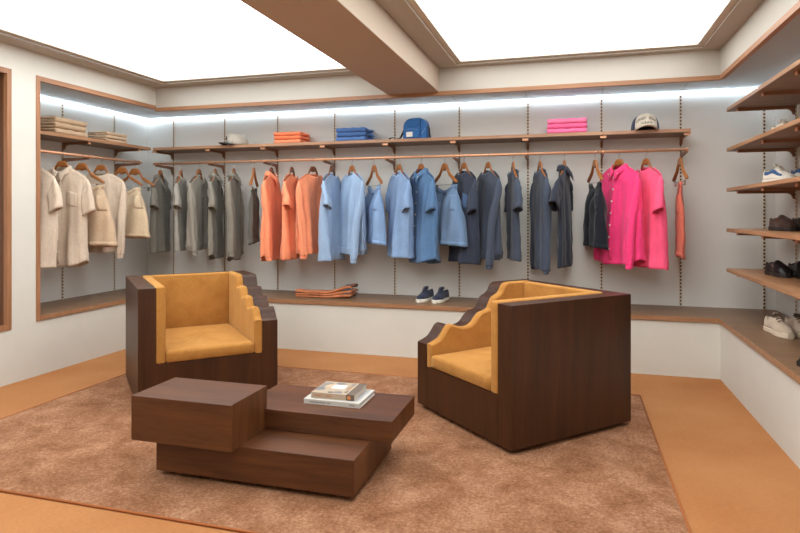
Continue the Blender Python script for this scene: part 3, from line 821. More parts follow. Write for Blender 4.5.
GREY1 = rgb(120, 115, 104); GREY2 = rgb(158, 153, 142); GREY3 = rgb(146, 139, 127); GREY4 = rgb(132, 126, 114)
CORAL = rgb(242, 148, 108); LBLUE = rgb(150, 175, 204); DENIM = rgb(86, 120, 158); NAVY = rgb(52, 59, 74); NAVY2 = rgb(66, 74, 89)
PINK = rgb(236, 62, 122); CREAM = rgb(208, 188, 166)
def R(d): return math.radians(d)
def P(x): return (x, YR, ZR)
items = [
 # x, yaw, hanger label bits, builder
 (-4.272, 109, 'first grey henley at the left end', 'T', dict(name='polo_shirt', label='dark grey short sleeve polo shirt, leftmost on the back rail', cat='shirt', color=GREY1, L=.82, neck='v', collar=True, sleeve='short', W=.50, D=0.05, fold=0.012, seed=1, placket=.24, buttons=2, btn=(60, 56, 50), syl=-.03)),
 (-4.014, 114, 'pale grey tee', 'T', dict(name='t_shirt', label='pale grey short sleeve tee hanging edge-on, second on the back rail', cat='shirt', color=GREY2, L=.80, W=.50, D=0.034, fold=0.01, seed=2, syl=-.02)),
 (-3.793, 102, 'grey long sleeve henley', 'T', dict(name='henley', label='grey long sleeve henley with buttoned neck, third on the back rail', cat='shirt', color=GREY3, L=.79, neck='v', sleeve='long', hem='rib', W=.54, D=0.055, fold=0.013, seed=3, placket=.30, buttons=3, btn=(190, 182, 168), syl=-.05, syr=-.05, slen=.82)),
 (-3.594, 111, 'grey short sleeve collared shirt', 'T', dict(name='button_shirt', label='grey short sleeve collared shirt hanging edge-on behind the armchair', cat='shirt', color=GREY4, L=.88, neck='shirt', collar=True, W=.54, D=0.034, fold=0.01, seed=4, hem='curve', buttons=6, btn=(120, 112, 100), syl=-.03, slen=.36)),
 (-3.374, 109, 'grey long sleeve collared shirt', 'T', dict(name='button_shirt', label='grey long sleeve collared shirt hanging edge-on, left of the small grey shorts', cat='shirt', color=GREY4, L=.89, neck='shirt', collar=True, sleeve='long', W=.54, D=0.034, fold=0.011, seed=5, hem='curve', slen=.84, syl=-.03, syr=-.02)),
 (-3.142, 110, 'dark grey shorts', 'S', dict(name='shorts', label='dark grey shorts hanging folded edge-on between grey and coral shirts', cat='shorts', color=rgb(92, 88, 80), L=.56, W=0.28, D=0.022, seed=6)),
 (-2.943, 100, 'coral long sleeve collared shirt', 'T', dict(name='button_shirt', label='coral long sleeve collared shirt hanging edge-on, leftmost coral garment', cat='shirt', color=CORAL, L=.88, neck='shirt', collar=True, sleeve='long', W=.58, D=0.05, seed=7, hem='curve', slen=.87, syl=-.05, syr=-.03, fold=0.016)),
 (-2.714, 97, 'coral tee', 'T', dict(name='t_shirt', label='coral short sleeve tee between the coral collared shirt and coral sweatshirt', cat='shirt', color=CORAL, L=.86, W=.54, D=0.045, seed=8, syl=-.05)),
 (-2.484, 76, 'coral sweatshirt', 'T', dict(name='sweatshirt', label='coral crew neck long sleeve sweatshirt with ribbed hem', cat='sweatshirt', color=CORAL, L=.80, sleeve='long', hem='rib', W=.58, D=0.055, seed=9, slen=.83, syl=-.06)),
 (-2.281, 91, 'light blue tee', 'T', dict(name='t_shirt', label='light blue short sleeve tee right beside the coral sweatshirt', cat='shirt', color=LBLUE, L=.86, W=.54, D=0.055, seed=10, syl=-.06)),
 (-2.071, -42, 'light blue sweatshirt', 'T', dict(name='sweatshirt', label='light blue long sleeve sweatshirt with ribbed cuffs', cat='sweatshirt', color=LBLUE, L=.80, sleeve='long', hem='rib', W=.54, D=.070, seed=11, slen=.86, syr=-.10, neck='crew')),
 (-1.844, -51, 'light blue denim shorts', 'S', dict(name='shorts', label='light blue denim shorts clipped between two light blue tops', cat='shorts', color=rgb(134, 164, 202), L=.55, W=0.33, D=0.06, seed=12, buttons=1)),
 (-1.593, -50, 'light blue tee below the bag', 'T', dict(name='t_shirt', label='light blue short sleeve tee hanging left of the blue denim shirt', cat='shirt', color=rgb(132, 160, 196), L=.82, W=.52, D=.062, seed=13, syr=-.05, slen=.36)),
 (-1.377, -46, 'blue denim shirt', 'T', dict(name='button_shirt', label='mid blue denim short sleeve shirt with white buttons', cat='shirt', color=DENIM, L=.87, neck='shirt', collar=True, W=.56, D=.066, seed=14, hem='curve', buttons=7, placket=.84, syr=-.05, slen=.38)),
 (-1.151, -47, 'blue drawstring shorts', 'S', dict(name='shorts', label='washed blue wide shorts with a drawstring, beside the denim shirt', cat='shorts', color=rgb(104, 130, 160), L=.55, W=.42, flare=.12, D=.075, seed=15, drawstring=rgb(70, 84, 110))),
 (-.968, -53, 'navy pocket tee', 'T', dict(name='t_shirt', label='navy short sleeve tee with a blue chest pocket behind the washed shorts', cat='shirt', color=NAVY, L=.86, W=.52, D=.062, seed=16, pocket=True, pcol=rgb(70, 92, 124), syr=-.06, slen=.38)),
 (-.747, -57, 'navy sweatshirt', 'T', dict(name='sweatshirt', label='navy long sleeve sweatshirt with faded grey-blue sleeve', cat='sweatshirt', color=NAVY2, L=.82, sleeve='long', hem='rib', W=.54, D=.070, seed=17, slen=.88, syr=-.10, neck='crew')),
 (-.521, -75, 'navy edge-on tee', 'T', dict(name='t_shirt', label='navy short sleeve tee hanging edge-on right of the navy sweatshirt', cat='shirt', color=NAVY2, L=.82, W=.50, D=0.03, fold=0.01, seed=18, syr=0.0, slen=.36)),
 (-.284, -73, 'navy long sleeve top', 'T', dict(name='long_sleeve_shirt', label='navy long sleeve top hanging edge-on by the slotted upright', cat='shirt', color=NAVY2, L=.90, sleeve='long', W=.50, D=0.04, fold=0.012, seed=19, slen=.91, neck='crew')),
 (-.073, 81, 'dark navy shirt', 'T', dict(name='button_shirt', label='dark navy shirt hanging edge-on, its sleeve flaring to the left', cat='shirt', color=rgb(40, 45, 57), L=.87, neck='shirt', collar=True, W=.52, D=0.036, fold=0.011, flare=0.14, seed=20, syl=.03, slen=.36, kind='slub')),
 (.182, -76, 'dark shorts', 'S', dict(name='shorts', label='near-black navy shorts clipped just left of the hot pink shirt', cat='shorts', color=rgb(24, 27, 35), L=.55, W=0.34, D=0.055, seed=21, flare=.08)),
 (.379, -52, 'hot pink button shirt', 'T', dict(name='button_shirt', label='hot pink long sleeve button-down shirt with white buttons', cat='shirt', color=PINK, L=.84, neck='shirt', collar=True, sleeve='long', W=.64, D=.075, seed=22, hem='curve', buttons=7, placket=.80, syr=-.10, syl=.05, slen=.86, fold=.02)),
 (.595, -66, 'pink tee', 'T', dict(name='t_shirt', label='pink short sleeve tee right of the hot pink button shirt', cat='shirt', color=rgb(244, 88, 128), L=.86, W=.60, D=0.07, seed=23, syr=-.05, slen=.37, fold=.02)),
 (.86, -85, 'patterned coral trousers', 'S', dict(name='shorts', label='patterned coral and tan folded trousers at the right end of the rail', cat='trousers', color=rgb(214, 112, 92), L=.62, W=0.3, D=0.022, gy=-96, seed=24)),
]
dark_h = {-2.943, -2.714, -2.484, -2.281}
for x, yaw, hl, k, kw in items:
    rz = R(yaw)
    side = 'clipped' if k == 'S' else 'worn'
    hlab = ('brown wooden clip hanger holding the ' if k == 'S' else 'brown wooden hanger inside the ') + hl
    wood_hanger(hlab, HANGD if x in dark_h else HANGW, P(x), rz, clips=(k == 'S'))
    kw = dict(kw)
    if k == 'T': top_garment(loc=P(x), rz=rz, near=(-1 if yaw > 0 else 1), **kw)
    else: shorts(loc=P(x), rz=R(kw.pop('gy', yaw)), **kw)
# left niche
def PL(y): return (XRL, y, ZR)
litems = [
 (3.92, 10, 'cream tee beside the frame', 'T', dict(name='t_shirt', label='cream short sleeve tee half hidden behind the niche frame', cat='shirt', color=CREAM, L=.86, W=.54, D=.06, seed=31, syr=-.03, slen=.36)),
 (4.256, 12, 'cream button shirt', 'T', dict(name='button_shirt', label='cream short sleeve button shirt with a chest pocket', cat='shirt', color=CREAM, L=.88, neck='shirt', collar=True, W=.54, D=.06, seed=32, hem='curve', buttons=7, placket=.85, pocket=True, syr=-.03, slen=.40)),
 (4.481, 14, 'cream drawstring shorts', 'S', dict(name='shorts', label='cream wide shorts with drawstring, between two cream tops', cat='shorts', color=rgb(200, 172, 142), L=.56, W=.42, flare=.12, D=.06, seed=33, drawstring=rgb(190, 170, 140))),
 (4.712, 12, 'cream long sleeve top', 'T', dict(name='long_sleeve_shirt', label='cream long sleeve crew neck top in the left niche', cat='shirt', color=CREAM, L=.78, sleeve='long', hem='rib', W=.54, D=.06, seed=34, slen=.82, syr=-.05)),
 (4.991, 14, 'cream pocket shorts', 'S', dict(name='shorts', label='cream wide-leg shorts hanging clear at the right of the left niche', cat='shorts', color=rgb(212, 188, 156), L=.50, W=.38, flare=.10, D=.06, seed=35, hem_col=rgb(206, 180, 148))),
]
for y, yaw, hl, k, kw in litems:
    hlab = ('golden wooden clip hanger holding the ' if k == 'S' else 'golden wooden hanger inside the ') + hl
    wood_hanger(hlab, HANGW, PL(y), R(yaw), clips=(k == 'S'), group='wooden hangers in the left niche')
    (top_garment if k == 'T' else shorts)(loc=PL(y), rz=R(yaw), **kw)
eh = wood_hanger('golden wooden clip hanger with a dark bar and nothing on it, rightmost in left niche', HANGW, PL(5.177), R(12), clips=True, group='wooden hangers in the left niche')
for ch in eh.children:
    if ch.name.startswith('cross_bar'): ch.data = ch.data.copy(); ch.data.materials[0] = BLACKM; ch['label'] = 'dark cross bar'

# ------------------------------------------------------------ folded stacks
def folded(name, label, cat, loc, rz, w, d, h, color, group, seed, tails=False, ends=False, kind='knit', accent=None, dots=None):
    """folded garment; rounded fold at the front (-y), two layers open at the back"""
    t = thing(name, label, cat, loc, rz, group)
    mat = cloth(name + '_folded', color, kind, var=.10)
    r_ = random.Random(seed); ph = [r_.uniform(0, 6) for _ in range(4)]
    prof = []
    n = 8; th = h * .44
    # C shape: outer from back bottom round the front to the back top, then inner
    prof += [(d, 0.), (d * .5, 0)]
    for k in range(n + 1):
        a = math.radians(-90 - 180 * k / n); prof.append((h / 2 + h / 2 * math.cos(a), h / 2 + h / 2 * math.sin(a)))
    prof += [(d * .5, h), (d, h), (d, h - th), (d * .5, h - th)]
    for k in range(4): 
        a = math.radians(90 + 60 * k); prof.append((h * .75 + h * .1 * math.cos(a), h / 2 + (h / 2 - th) * math.sin(a)))
    prof += [(d * .5, th), (d, th)]
    rings = []
    N = 22
    for i in range(N + 1):
        x = lerp(-w / 2, w / 2, i / N); q = 1 - (.10 if i in (0, N) else 0)
        ring = []
        for (y, z) in prof:
            zz = h / 2 + (z - h / 2) * q + (z / h) * .0022 * math.sin(i * .9 + ph[0] + y * 20)
            yy = y + .003 * math.sin(i * .55 + ph[1]) + (.004 if i in (0, N) else 0)
            ring.append((x + .002 * math.sin(z * 200 + ph[2]), yy, max(zz, 0)))
        rings.append(ring)
    build('folded_body', MB().loft(rings), mat, t, smooth=True)
    if tails:
        m = MB()
        rr = []
        for k in range(7):
            q = k / 6; x = w / 2 - .01 + q * tails
            hh = h * (.42 - .20 * q); zc = h * .5 - q * h * .18 + .004 * math.sin(6 * q + ph[3])
            rr.append([(x, d * .25 + d * .55 * u * (1 - .3 * q) + .01 * q, max(.0005, zc + hh * v)) for u, v in [(.0, -.6), (.2, -1), (.8, -1), (1, -.6), (1, .6), (.8, 1), (.2, 1), (0, .6)]])
        m.loft(rr); build('loose_end', m, mat, t, smooth=True, subsurf=1)
    if accent:
        build('waist_tag', MB().box(w / 2 - .05, w / 2 - .005, -.003, d * .3, h, h + .002), plain(name + '_tag', accent, .8), t)
    return t
def stack(n, base, rz, w, d, h, colors, name, cat, labels, group, seed, **kw):
    z = base[2]
    for i in range(n):
        r_ = random.Random(seed + i)
        folded(name, labels[i], cat, (base[0] + r_.uniform(-.006, .006), base[1] + r_.uniform(-.004, .004), z), rz + r_.uniform(-.02, .02), w, d, h, colors[i % len(colors)], group, seed + i, **kw)
        z += h + .0015
pos3 = ['bottom', 'middle', 'top']
zt = ZT + .0005
stack(3, (-2.76, 5.43, zt), 0.04, .29, .25, .038, [CORAL, rgb(236, 128, 84), rgb(244, 140, 98)], 'folded_shirt', 'folded clothes', ['coral folded garment, %s of the coral stack' % q for q in pos3], 'coral folded stack', 41, tails=.05)
stack(3, (-2.08, 5.43, zt), 0.03, .30, .25, .043, [rgb(86, 122, 178), rgb(74, 110, 166), rgb(80, 116, 172)], 'folded_jeans', 'folded clothes', ['blue folded garment, %s of the blue stack' % q for q in pos3], 'blue folded stack', 45, tails=.06)
stack(3, (-.05, 5.42, zt), 0.0, .335, .26, .043, [rgb(244, 118, 166), rgb(240, 108, 158), rgb(246, 134, 176)], 'folded_sweatshirt', 'folded clothes', ['pink folded garment, %s of the pink stack' % q for q in pos3], 'pink folded stack', 49)
SAND = rgb(196, 168, 136)
stack(3, (-4.36, 4.36, zt), R(94), .38, .26, .050, [SAND, rgb(190, 162, 130), rgb(200, 172, 140)], 'folded_trousers', 'folded clothes', ['cream folded garment, %s of the larger cream stack' % q for q in pos3], 'larger cream folded stack', 53, kind='slub')
stack(3, (-4.37, 4.93, zt), R(92), .30, .22, .032, [SAND, rgb(206, 180, 150), rgb(200, 172, 140)], 'folded_shirt', 'folded clothes', ['cream folded garment, %s of the smaller cream stack' % q for q in pos3], 'smaller cream folded stack', 57, kind='slub')
# patterned trousers on the bench
def trousers_folded(loc, rz, label, seed, z):
    t = thing('folded_trousers', label, 'folded clothes', (loc[0], loc[1], z), rz, 'orange trousers on the bench')
    mat = cloth('rust_cloth', rgb(184, 112, 72), 'slub', var=.35)
    r_ = random.Random(seed); ph = r_.uniform(0, 6); rings = []
    N = 26
    for i in range(N + 1):
        q = i / N; x = lerp(-.30, .27, q); lift = .055 * sstep((q - .55) / .45) * (1 if seed > 70 else .75) + (.012 * math.sin(PI * q * 2.2 + ph) if q < .6 else 0) * (seed % 3) / 2
        h = .019 + .012 * sstep((q - .5) / .5); wd = lerp(.15, .20, q)
        ring = [(x + (0.02 * r_.uniform(-1, 1) if i == N else 0), u * wd - .02, max(0.0005, max(0, lift * (seed - 68) / 3) + h * (v + 1) / 2)) for u, v in [(0, -.5), (.08, -1), (.9, -1), (1, -.5), (1, .5), (.9, 1), (.5, 1.15), (.08, 1), (0, .5)]]
        rings.append(ring)
    build('folded_legs', MB().loft(rings), mat, t, smooth=True)
    zz = max(0, .055 * (seed - 68) / 3)
    build('waist_label', MB().box(.215, .262, -.022, .03, zz + .030, zz + .0345), plain('slate_label', rgb(76, 94, 118), .8), t, label='small slate-blue waist label')
for i, (l, dz) in enumerate((('bottom', 0), ('middle', .020), ('top', .040))):
    trousers_folded((-2.315, 5.345 + .006 * i), R(2 + 2 * i), 'orange-brown patterned trousers folded on the bench, %s one' % l, 69 + i, ZB + .0005 + dz)

# ------------------------------------------------------------ caps
def cap(loc, rz, crown_front, crown_back, brim, label, text=None, patch=None, size=1.0):
    t = thing('baseball_cap', label, 'cap', loc, rz, None); t.scale = (size, size, size * .88)
    n, m = 32, 12
    def dome(a, q):
        # q 0 rim .. 1 top ; front = -y
        rx, ry = .088, .102
        r_ = math.cos(q * PI / 2) ** .62
        z = .118 * math.sin(q * PI / 2) ** .85
        fr = max(0, -math.sin(a))
        z += .012 * fr * math.sin(q * PI)
        z += .020 * (1 - q) * fr ** 3
        return (rx * r_ * math.cos(a), ry * r_ * math.sin(a), z + .004)
    fm, bm_ = MB(), MB()
    A0, A1 = R(218), R(322)
    fm.loft([[dome(lerp(A0, A1, i / 20), j / m) for i in range(21)] for j in range(m + 1)], False, False, False)
    bm_.loft([[dome(lerp(A1, A0 + 2 * PI, i / 36), j / m) for i in range(37)] for j in range(m + 1)], False, False, False)
    build('front_panel', fm, crown_front, t, smooth=True, solid=.003)
    build('crown', bm_, crown_back, t, smooth=True, solid=.003)
    vs = []
    nb = 20
    for j in range(7):
        q = j / 6
        for i in range(nb + 1):
            a = lerp(R(212), R(328), i / nb); b = dome(a, 0)
            s_ = math.sin(PI * i / nb) ** .7
            vs.append((b[0] * (1 + .06 * q), b[1] - q * .070 * s_, max(.003, .030 * s_ * s_ ** 1.2 * (1 - .1 * q) - .002 * q) ))
    bb = MB().add(vs, [(j * (nb + 1) + i, j * (nb + 1) + i + 1, (j + 1) * (nb + 1) + i + 1, (j + 1) * (nb + 1) + i) for j in range(6) for i in range(nb)])
    build('brim', bb, brim, t, smooth=True, solid=.004)
    build('top_button', MB().loft([[(r_ * math.cos(q), r_ * math.sin(q), z) for q in [2 * PI * k / 10 for k in range(10)]] for r_, z in ((.008, .12), (.007, .126), (.003, .128))]), crown_back, t, smooth=True)
    def surf_at(u, z):    # u = horizontal position on the front, z height -> point on dome
        q = 0.
        for k in range(60):
            q = k / 60
            a = -PI / 2 + u / (.088 * max(.2, math.cos(q * PI / 2) ** .62))
            if dome(a, q)[2] >= z: break
        return dome(a, q)
    if text:
        for (wd, z0, wdt, arc) in text:
            for k, ch in enumerate(wd):
                if ch == ' ': continue
                u = lerp(-wdt / 2, wdt / 2, k / (len(wd) - 1)); z = z0 - arc * (u / (wdt / 2)) ** 2
                cu = bpy.data.curves.new('tmp', 'FONT'); cu.body = ch; cu.size = .025; cu.align_x = 'CENTER'; cu.extrude = 0.0003
                ob = bpy.data.objects.new('tmp', cu); col.objects.link(ob)
                dg = bpy.context.evaluated_depsgraph_get(); me = bpy.data.meshes.new_from_object(ob.evaluated_get(dg))
                bpy.data.objects.remove(ob)
                mb = MB(); vs = []
                tilt = -2 * arc * u / (wdt / 2) ** 2
                for v in me.vertices:
                    xx = v.co.x * 1.0; zz = v.co.y
                    uu = u + xx; z_ = z + zz + tilt * xx
                    p = surf_at(uu, z_); vs.append((p[0] * 1.0, p[1] - .002 - v.co.z, p[2]))
                mb.add(vs, [tuple(p.vertices) for p in me.polygons])
                build('letter', mb, plain('cap_lettering', rgb(60, 48, 42), .8), t)
    if patch:
        build('patch', MB().loft([[(lambda p: (p[0], p[1] - dy, p[2]))(surf_at(.022 * math.cos(q), .068 + .022 * math.sin(q))) for q in [2 * PI * k / 20 for k in range(20)]] for dy in (.004, .007)]), patch, t, label='dark round emblem on the front')
    return t
CAPW = cloth('cap_white_cotton', rgb(208, 198, 180), 'knit', var=.06); CAPN = cloth('cap_navy_mesh', rgb(58, 68, 92), 'knit')
cap((.592, 5.50, ZT + .0005), R(0), CAPW, CAPN, CAPW, 'trucker cap with white front and dark navy sides, right end of shelf', text=[('CRAZY ZONE', .078, .118, .022), ('SUNNY', .042, .062, .002)], size=1.28)
CAPG = cloth('cap_pale_grey', rgb(182, 174, 160), 'knit'); CAPK = cloth('cap_brim_black', rgb(40, 36, 34), 'knit')
cap((-3.36, 5.49, ZT + .0005), R(-42), CAPG, CAPG, CAPK, 'pale grey cap with a black brim, left end of shelf', patch=plain('cap_emblem', rgb(74, 72, 74), .8), size=1.12)

# ------------------------------------------------------------ blue bag
bag = thing('crossbody_bag', 'small blue crossbody bag with white patch and black strap on shelf', 'bag', (-1.435, 5.50, ZT + .0005), R(-12))
BAGM = cloth('bag_blue_nylon', rgb(46, 100, 160), 'knit', .6, .08)
prof = []
W_, H_ = .125, .200
prof = [(-W_ + .012, 0), (-W_, .012)] + [(-W_ + .004, .10)] + [(-W_ + .09 - .086 * math.cos(R(a)), .118 + .082 * math.sin(R(a))) for a in range(0, 91, 12)] + [(W_ - .09 + .086 * math.sin(R(a)), .118 + .082 * math.cos(R(a))) for a in range(0, 91, 12)] + [(W_ - .004, .10), (W_, .012), (W_ - .012, 0)]
ob = build('main_compartment', MB().prism(prof, 'Y', -.045, .045), BAGM, bag, smooth=False, bevel=.012)
build('front_pocket', MB().prism([(-.10, .012), (.055, .012), (.06, .10), (.04, .118), (-.085, .118), (-.10, .10)], 'Y', -.058, -.043), BAGM, bag, bevel=.008)
build('flap_seam', MB().tube([(-.06, -.0595, .116), (-.02, -.060, .112), (.03, -.0600, .116), (.06, -.052, .145), (.07, -.047, .185)], .0022, 6).tube([(.068, -.047, .02), (.068, -.047, .185)], .002, 6), plain('bag_seam_navy', rgb(24, 50, 88), .7), bag)
build('patch', MB().box(-.078, -.012, -.0605, -.057, .022, .068), plain('bag_white_patch', rgb(226, 222, 210), .7), bag, label='white square patch')
st = MB()
for k in range(5): st.box(-.08 + k * .026, -.075 + k * .026, -.0600, -.0575, .086 + .010 * math.sin(k * .8), .0895 + .010 * math.sin(k * .8))
for k in range(4): st.box(.082 + k * .009, .0855 + k * .009, -.0475, -.0445, .05 + .012 * k, .054 + .012 * k)
build('white_stitching', st, plain('white_thread', rgb(220, 224, 228), .8), bag)
BLKW = plain('black_webbing', rgb(30, 28, 30), .8)
def ribbon(path, w_, th_=.003):
    rings = []
    for i, p in enumerate(path):
        p = Vector(p); a = Vector(path[max(i - 1, 0)]); b = Vector(path[min(i + 1, len(path) - 1)])
        t_ = (b - a).normalized(); s_ = Vector((0, 1, 0)); nrm = t_.cross(s_).normalized()
        rings.append([p + s_ * w_ / 2 + nrm * th_ / 2, p - s_ * w_ / 2 + nrm * th_ / 2, p - s_ * w_ / 2 - nrm * th_ / 2, p + s_ * w_ / 2 - nrm * th_ / 2])
    return MB().loft(rings)
build('strap', ribbon([(-.123, 0, .115), (-.138, -.002, .085), (-.158, -.006, .04), (-.172, -.01, .020), (-.20, -.012, .020), (-.24, -.01, .032), (-.285, 0, .030), (-.30, .0, .012), (-.26, -.01, .004), (-.17, -.01, .004)], .03), BLKW, bag, smooth=False)
build('strap', ribbon([(.122, 0, .125), (.136, 0, .10), (.134, .01, .05), (.140, .02, .012), (.118, .05, .006)], .026), BLKW, bag, smooth=False)

# ------------------------------------------------------------ shoes
def shoe(loc, rz, upper, sole, lace, label, group, L=.285, style='sneaker', stripe=None, name='sneaker', open_col=None, lacing=True, tall=1.0):
    """toe toward local -y, heel at +y, centred"""
    t = thing(name, label, 'shoe', loc, rz, group); t.scale = (1, 1, tall)
    n = 28
    hw = [.012, .036, .046, .049, .048, .044, .039, .036, .036, .036, .034, .028, .010]
    top = {'sneaker': [.018, .046, .055, .060, .068, .080, .092, .098, .088, .080, .082, .090, .080],
           'moc': [.020, .050, .060, .062, .066, .080, .092, .098, .086, .078, .080, .088, .074],
           'clog': [.020, .056, .068, .074, .080, .088, .094, .090, .082, .082, .086, .092, .070]}[style]
    sh = {'sneaker': .026, 'moc': .030, 'clog': .024}[style]
    N = len(hw); M = 26
    def ofs(q): return -.012 * math.sin(q * PI) * 0
    rings = []; 
    opening = (.50, .93)
    def sec(q):
        h = polyat([(v,) for v in hw], q)[0]; z = polyat([(v,) for v in top], q)[0]; return max(.006, h), z
    def ring_at(q, grow=0):
        h, z = sec(q); y = lerp(-L / 2, L / 2, q)
        zz = z * (L / .285)
        pts = []
        op = sstep((q - opening[0]) / .06) * (1 - sstep((q - opening[1]) / .05))
        for k in range(17):
            a = PI * k / 16
            x = h * sgnpow(math.cos(a), .7); zc = sh - .006 + (zz - sh + .006) * sgnpow(math.sin(a), .75)
            x *= 1 - .30 * math.sin(a) ** 2
            pts.append((x, y, zc))
        return pts, op
    up = MB(); R_ = []
    for i in range(M + 1):
        pts, op = ring_at(i / M)
        # sink the centre where the foot goes in
        pts2 = []
        for k, p in enumerate(pts):
            c_ = math.sin(PI * k / 16)
            z = p[2]
            if op > 0 and c_ > .80: z -= op * (c_ - .80) / .20 * .055
            pts2.append((p[0], p[1], max(z, sh)))
        R_.append(pts2)
    up.loft(R_, False, False, False)
    up.add(R_[0], [tuple(range(17))]); up.add(R_[-1], [tuple(range(17))])
    build('upper', up, upper, t, smooth=True, solid=.002)
    # dark inside
    ins = MB(); y0, y1 = lerp(-L / 2, L / 2, .56), lerp(-L / 2, L / 2, .90)
    ring = [(0.021 * math.cos(a), (y0 + y1) / 2 + (y1 - y0) / 2 * math.sin(a), .048 * L / .285) for a in [2 * PI * k / 20 for k in range(20)]]
    build('insole', MB().add(ring, [tuple(range(20))]).add([(x, y, z + .004) for x, y, z in ring], [tuple(range(19, -1, -1))]), open_col or SLOT, t)
    so = []
    for zz, g in ((0, .001), (.004, .005), (sh - .004, .006), (sh, .002)):
        left, right = [], []
        for i in range(21):
            q = i / 20; h, _ = sec(q); y = lerp(-L / 2 - .005, L / 2 + .004, q)
            left.append((-(h + g), y, zz)); right.append((h + g, y, zz))
        so.append(right + left[::-1])
    build('sole', MB().loft(so), sole, t, smooth=False)
    if lacing:
        tg = MB(); vs = []
        for i in range(7):
            q = lerp(.34, .60, i / 6); h, z = sec(q); z *= L / .285; y = lerp(-L / 2, L / 2, q)
            for k in range(5): vs.append((lerp(-.017, .017, k / 4), y + (.006 if i == 6 else 0), z + .003 - abs(k - 2) * .0015 + (.012 if i == 6 else 0)))
        tg.add(vs, [(i * 5 + k, i * 5 + k + 1, i * 5 + k + 6, i * 5 + k + 5) for i in range(6) for k in range(4)])
        build('tongue', tg, upper, t, smooth=True, solid=.003)
        lc = MB()
        for i in range(4):
            q = lerp(.36, .54, i / 3); _, z = sec(q); z *= L / .285; y = lerp(-L / 2, L / 2, q)
            lc.tube([(-.022, y, z - .002), (-.012, y + .002, z + .005), (0, y + .004, z + .0075), (.012, y + .006, z + .005), (.022, y + .008, z - .002)], .0028, 6)
        q = .55; _, z = sec(q); z *= L / .285; y = lerp(-L / 2, L / 2, q)
        for sg in (-1, 1):
            lc.tube([(0, y, z + .006), (sg * .016, y - .008, z + .012), (sg * .030, y - .012, z), (sg * .020, y - .016, z - .004), (0, y - .004, z + .006)], .0024, 6)
            lc.tube([(0, y, z + .006), (sg * .010, y - .022, z + .004), (sg * .020, y - .045, z - .012)], .0022, 6)
        build('laces', lc, lace, t, smooth=True)
    if stripe:
        sm_ = MB()
        for sg in (-1, 1):
            vs = []
            for i in range(13):
                q = lerp(.14, .94, i / 12)
                pts, _ = ring_at(q); src = pts[2:5] if sg > 0 else pts[12:15]
                for p in src: vs.append((p[0] + sg * .002, p[1], p[2] + .001))
            sm_.add(vs, [(i * 3 + k, i * 3 + k + 1, i * 3 + k + 4, i * 3 + k + 3) for i in range(12) for k in range(2)])
        build('side_stripe', sm_, stripe, t, smooth=True, solid=.001)
    if style == 'clog':
        bk = MB()
        q = .44; _, z = sec(q); z *= L / .285; y = lerp(-L / 2, L / 2, q)
        for sg in (-1, 1):
            bk.box(sg * .037 - .004, sg * .037 + .004, y - .012, y + .012, z - .036, z - .018)
        build('buckle', bk, STEEL, t)
    return t
NAVYS = cloth('navy_suede', rgb(46, 50, 66), 'knit'); SOLEW = plain('white_rubber', rgb(224, 216, 200), .6); NAVL = plain('navy_lace', rgb(34, 38, 58), .8)
shoe((-1.330, 5.44, ZB), R(-12), NAVYS, SOLEW, NAVL, 'left of the two navy sneakers with white soles on the bench', 'navy sneakers on the bench', L=.29, tall=1.18)
shoe((-1.180, 5.435, ZB), R(-12), NAVYS, SOLEW, NAVL, 'right of the two navy sneakers with white soles on the bench', 'navy sneakers on the bench', L=.29, tall=1.18)
TAUPE = cloth('taupe_suede', rgb(196, 176, 154), 'knit', var=.05); CREPE = plain('crepe_sole', rgb(214, 196, 172), .8); BRL = plain('brown_lace', rgb(96, 74, 58), .8)
shoe((1.335, 4.60, ZB), R(8), TAUPE, CREPE, BRL, 'taupe suede lace-up shoe on the bench, left of its pair', 'taupe shoes on the bench', L=.33, style='moc', tall=1.12, name='moccasin_shoe')
shoe((1.462, 4.62, ZB), R(6), TAUPE, CREPE, BRL, 'taupe suede lace-up shoe on the bench, right of its pair, cut by the frame', 'taupe shoes on the bench', L=.33, style='moc', tall=1.12, name='moccasin_shoe')
WHL = cloth('white_leather', rgb(226, 218, 204), 'knit', var=.04); BLS = plain('blue_leather', rgb(52, 90, 140), .5); WLC = plain('white_lace', rgb(220, 212, 198), .8)
shoe((1.385, 4.76, 1.5025), R(20), WHL, SOLEW, WLC, 'white sneaker with a blue side stripe, left one on third shelf', 'white and blue sneakers', L=.29, stripe=BLS, tall=1.3)
shoe((1.525, 4.70, 1.5025), R(14), WHL, SOLEW, WLC, 'white sneaker with a blue side stripe, right one cut by the frame', 'white and blue sneakers', L=.29, stripe=BLS, tall=1.3)
CRM = cloth('cream_leather', rgb(222, 206, 178), 'knit', var=.05)
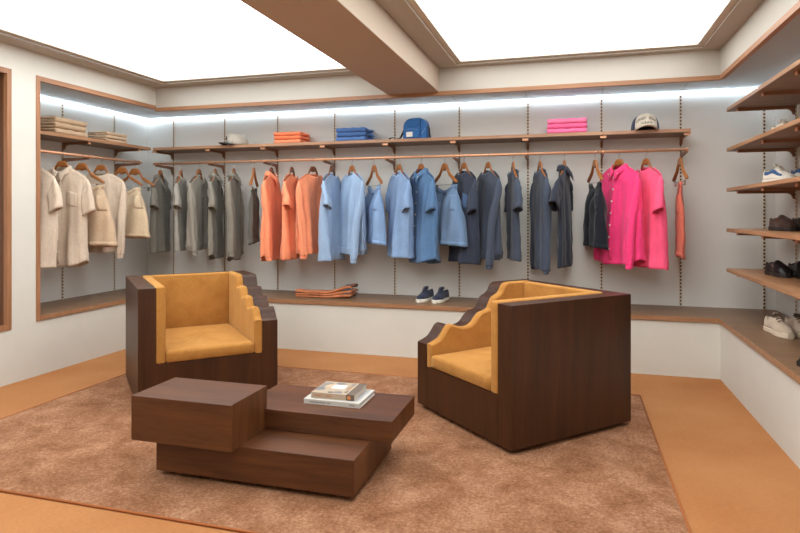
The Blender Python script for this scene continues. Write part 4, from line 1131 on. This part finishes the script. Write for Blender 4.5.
shoe((1.425, 4.78, 1.8265), R(14), CRM, SOLEW, WLC, 'cream sneaker on the second shoe shelf from the top', 'cream sneakers', L=.27, tall=1.3)
BRN = cloth('dark_brown_leather', rgb(66, 44, 34), 'knit', .6); BLK = plain('black_leather', rgb(22, 19, 19), .4); BRS = plain('dark_sole', rgb(44, 34, 28), .8)
shoe((1.405, 4.76, 1.1755), R(10), BRN, BRS, BLACKM, 'dark brown leather shoe, left one on fourth shelf', 'dark brown shoes', L=.28, style='clog', tall=1.2, name='leather_shoe', lacing=False)
shoe((1.53, 4.72, 1.1755), R(8), BRN, BRS, BLACKM, 'dark brown leather shoe, right one on fourth shelf', 'dark brown shoes', L=.28, style='clog', tall=1.2, name='leather_shoe', lacing=False)
shoe((1.405, 4.85, .8505), R(10), BLK, BLACKM, BLACKM, 'black leather buckled shoe, left one on the lowest shelf', 'black shoes', L=.28, style='clog', tall=1.2, name='leather_shoe', lacing=False)
shoe((1.53, 4.80, .8505), R(8), BLK, BLACKM, BLACKM, 'black leather buckled shoe, right one on the lowest shelf', 'black shoes', L=.28, style='clog', tall=1.2, name='leather_shoe', lacing=False)
shoe((1.30, 3.70, ZB), R(-75), BLK, BLACKM, BLACKM, 'black shoe on the bench at the right edge of the frame', 'black shoe on the bench', L=.28, style='clog', tall=1.2, name='leather_shoe', lacing=False)

# ------------------------------------------------------------ camera, world, view
cam = bpy.data.cameras.new('camera'); co = bpy.data.objects.new('camera', cam); col.objects.link(co)
co.location = (0, 0, 1.3); co.rotation_euler = (R(90), 0, math.atan(173 / 595.5))
cam.sensor_width = 36; cam.lens = 596 * 36 / 800; cam.shift_y = -(266.5 - 213) / 800
cam.clip_start = .05
sc.camera = co
wd = bpy.data.worlds.new('world'); sc.world = wd; wd.use_nodes = True
wd.node_tree.nodes['Background'].inputs['Color'].default_value = (1, .97, .93, 1)
wd.node_tree.nodes['Background'].inputs['Strength'].default_value = 0.05
vs_ = sc.view_settings
vs_.view_transform = 'Standard'; vs_.look = 'None'; vs_.gamma = 1; vs_.use_curve_mapping = False; vs_.exposure = 0.16
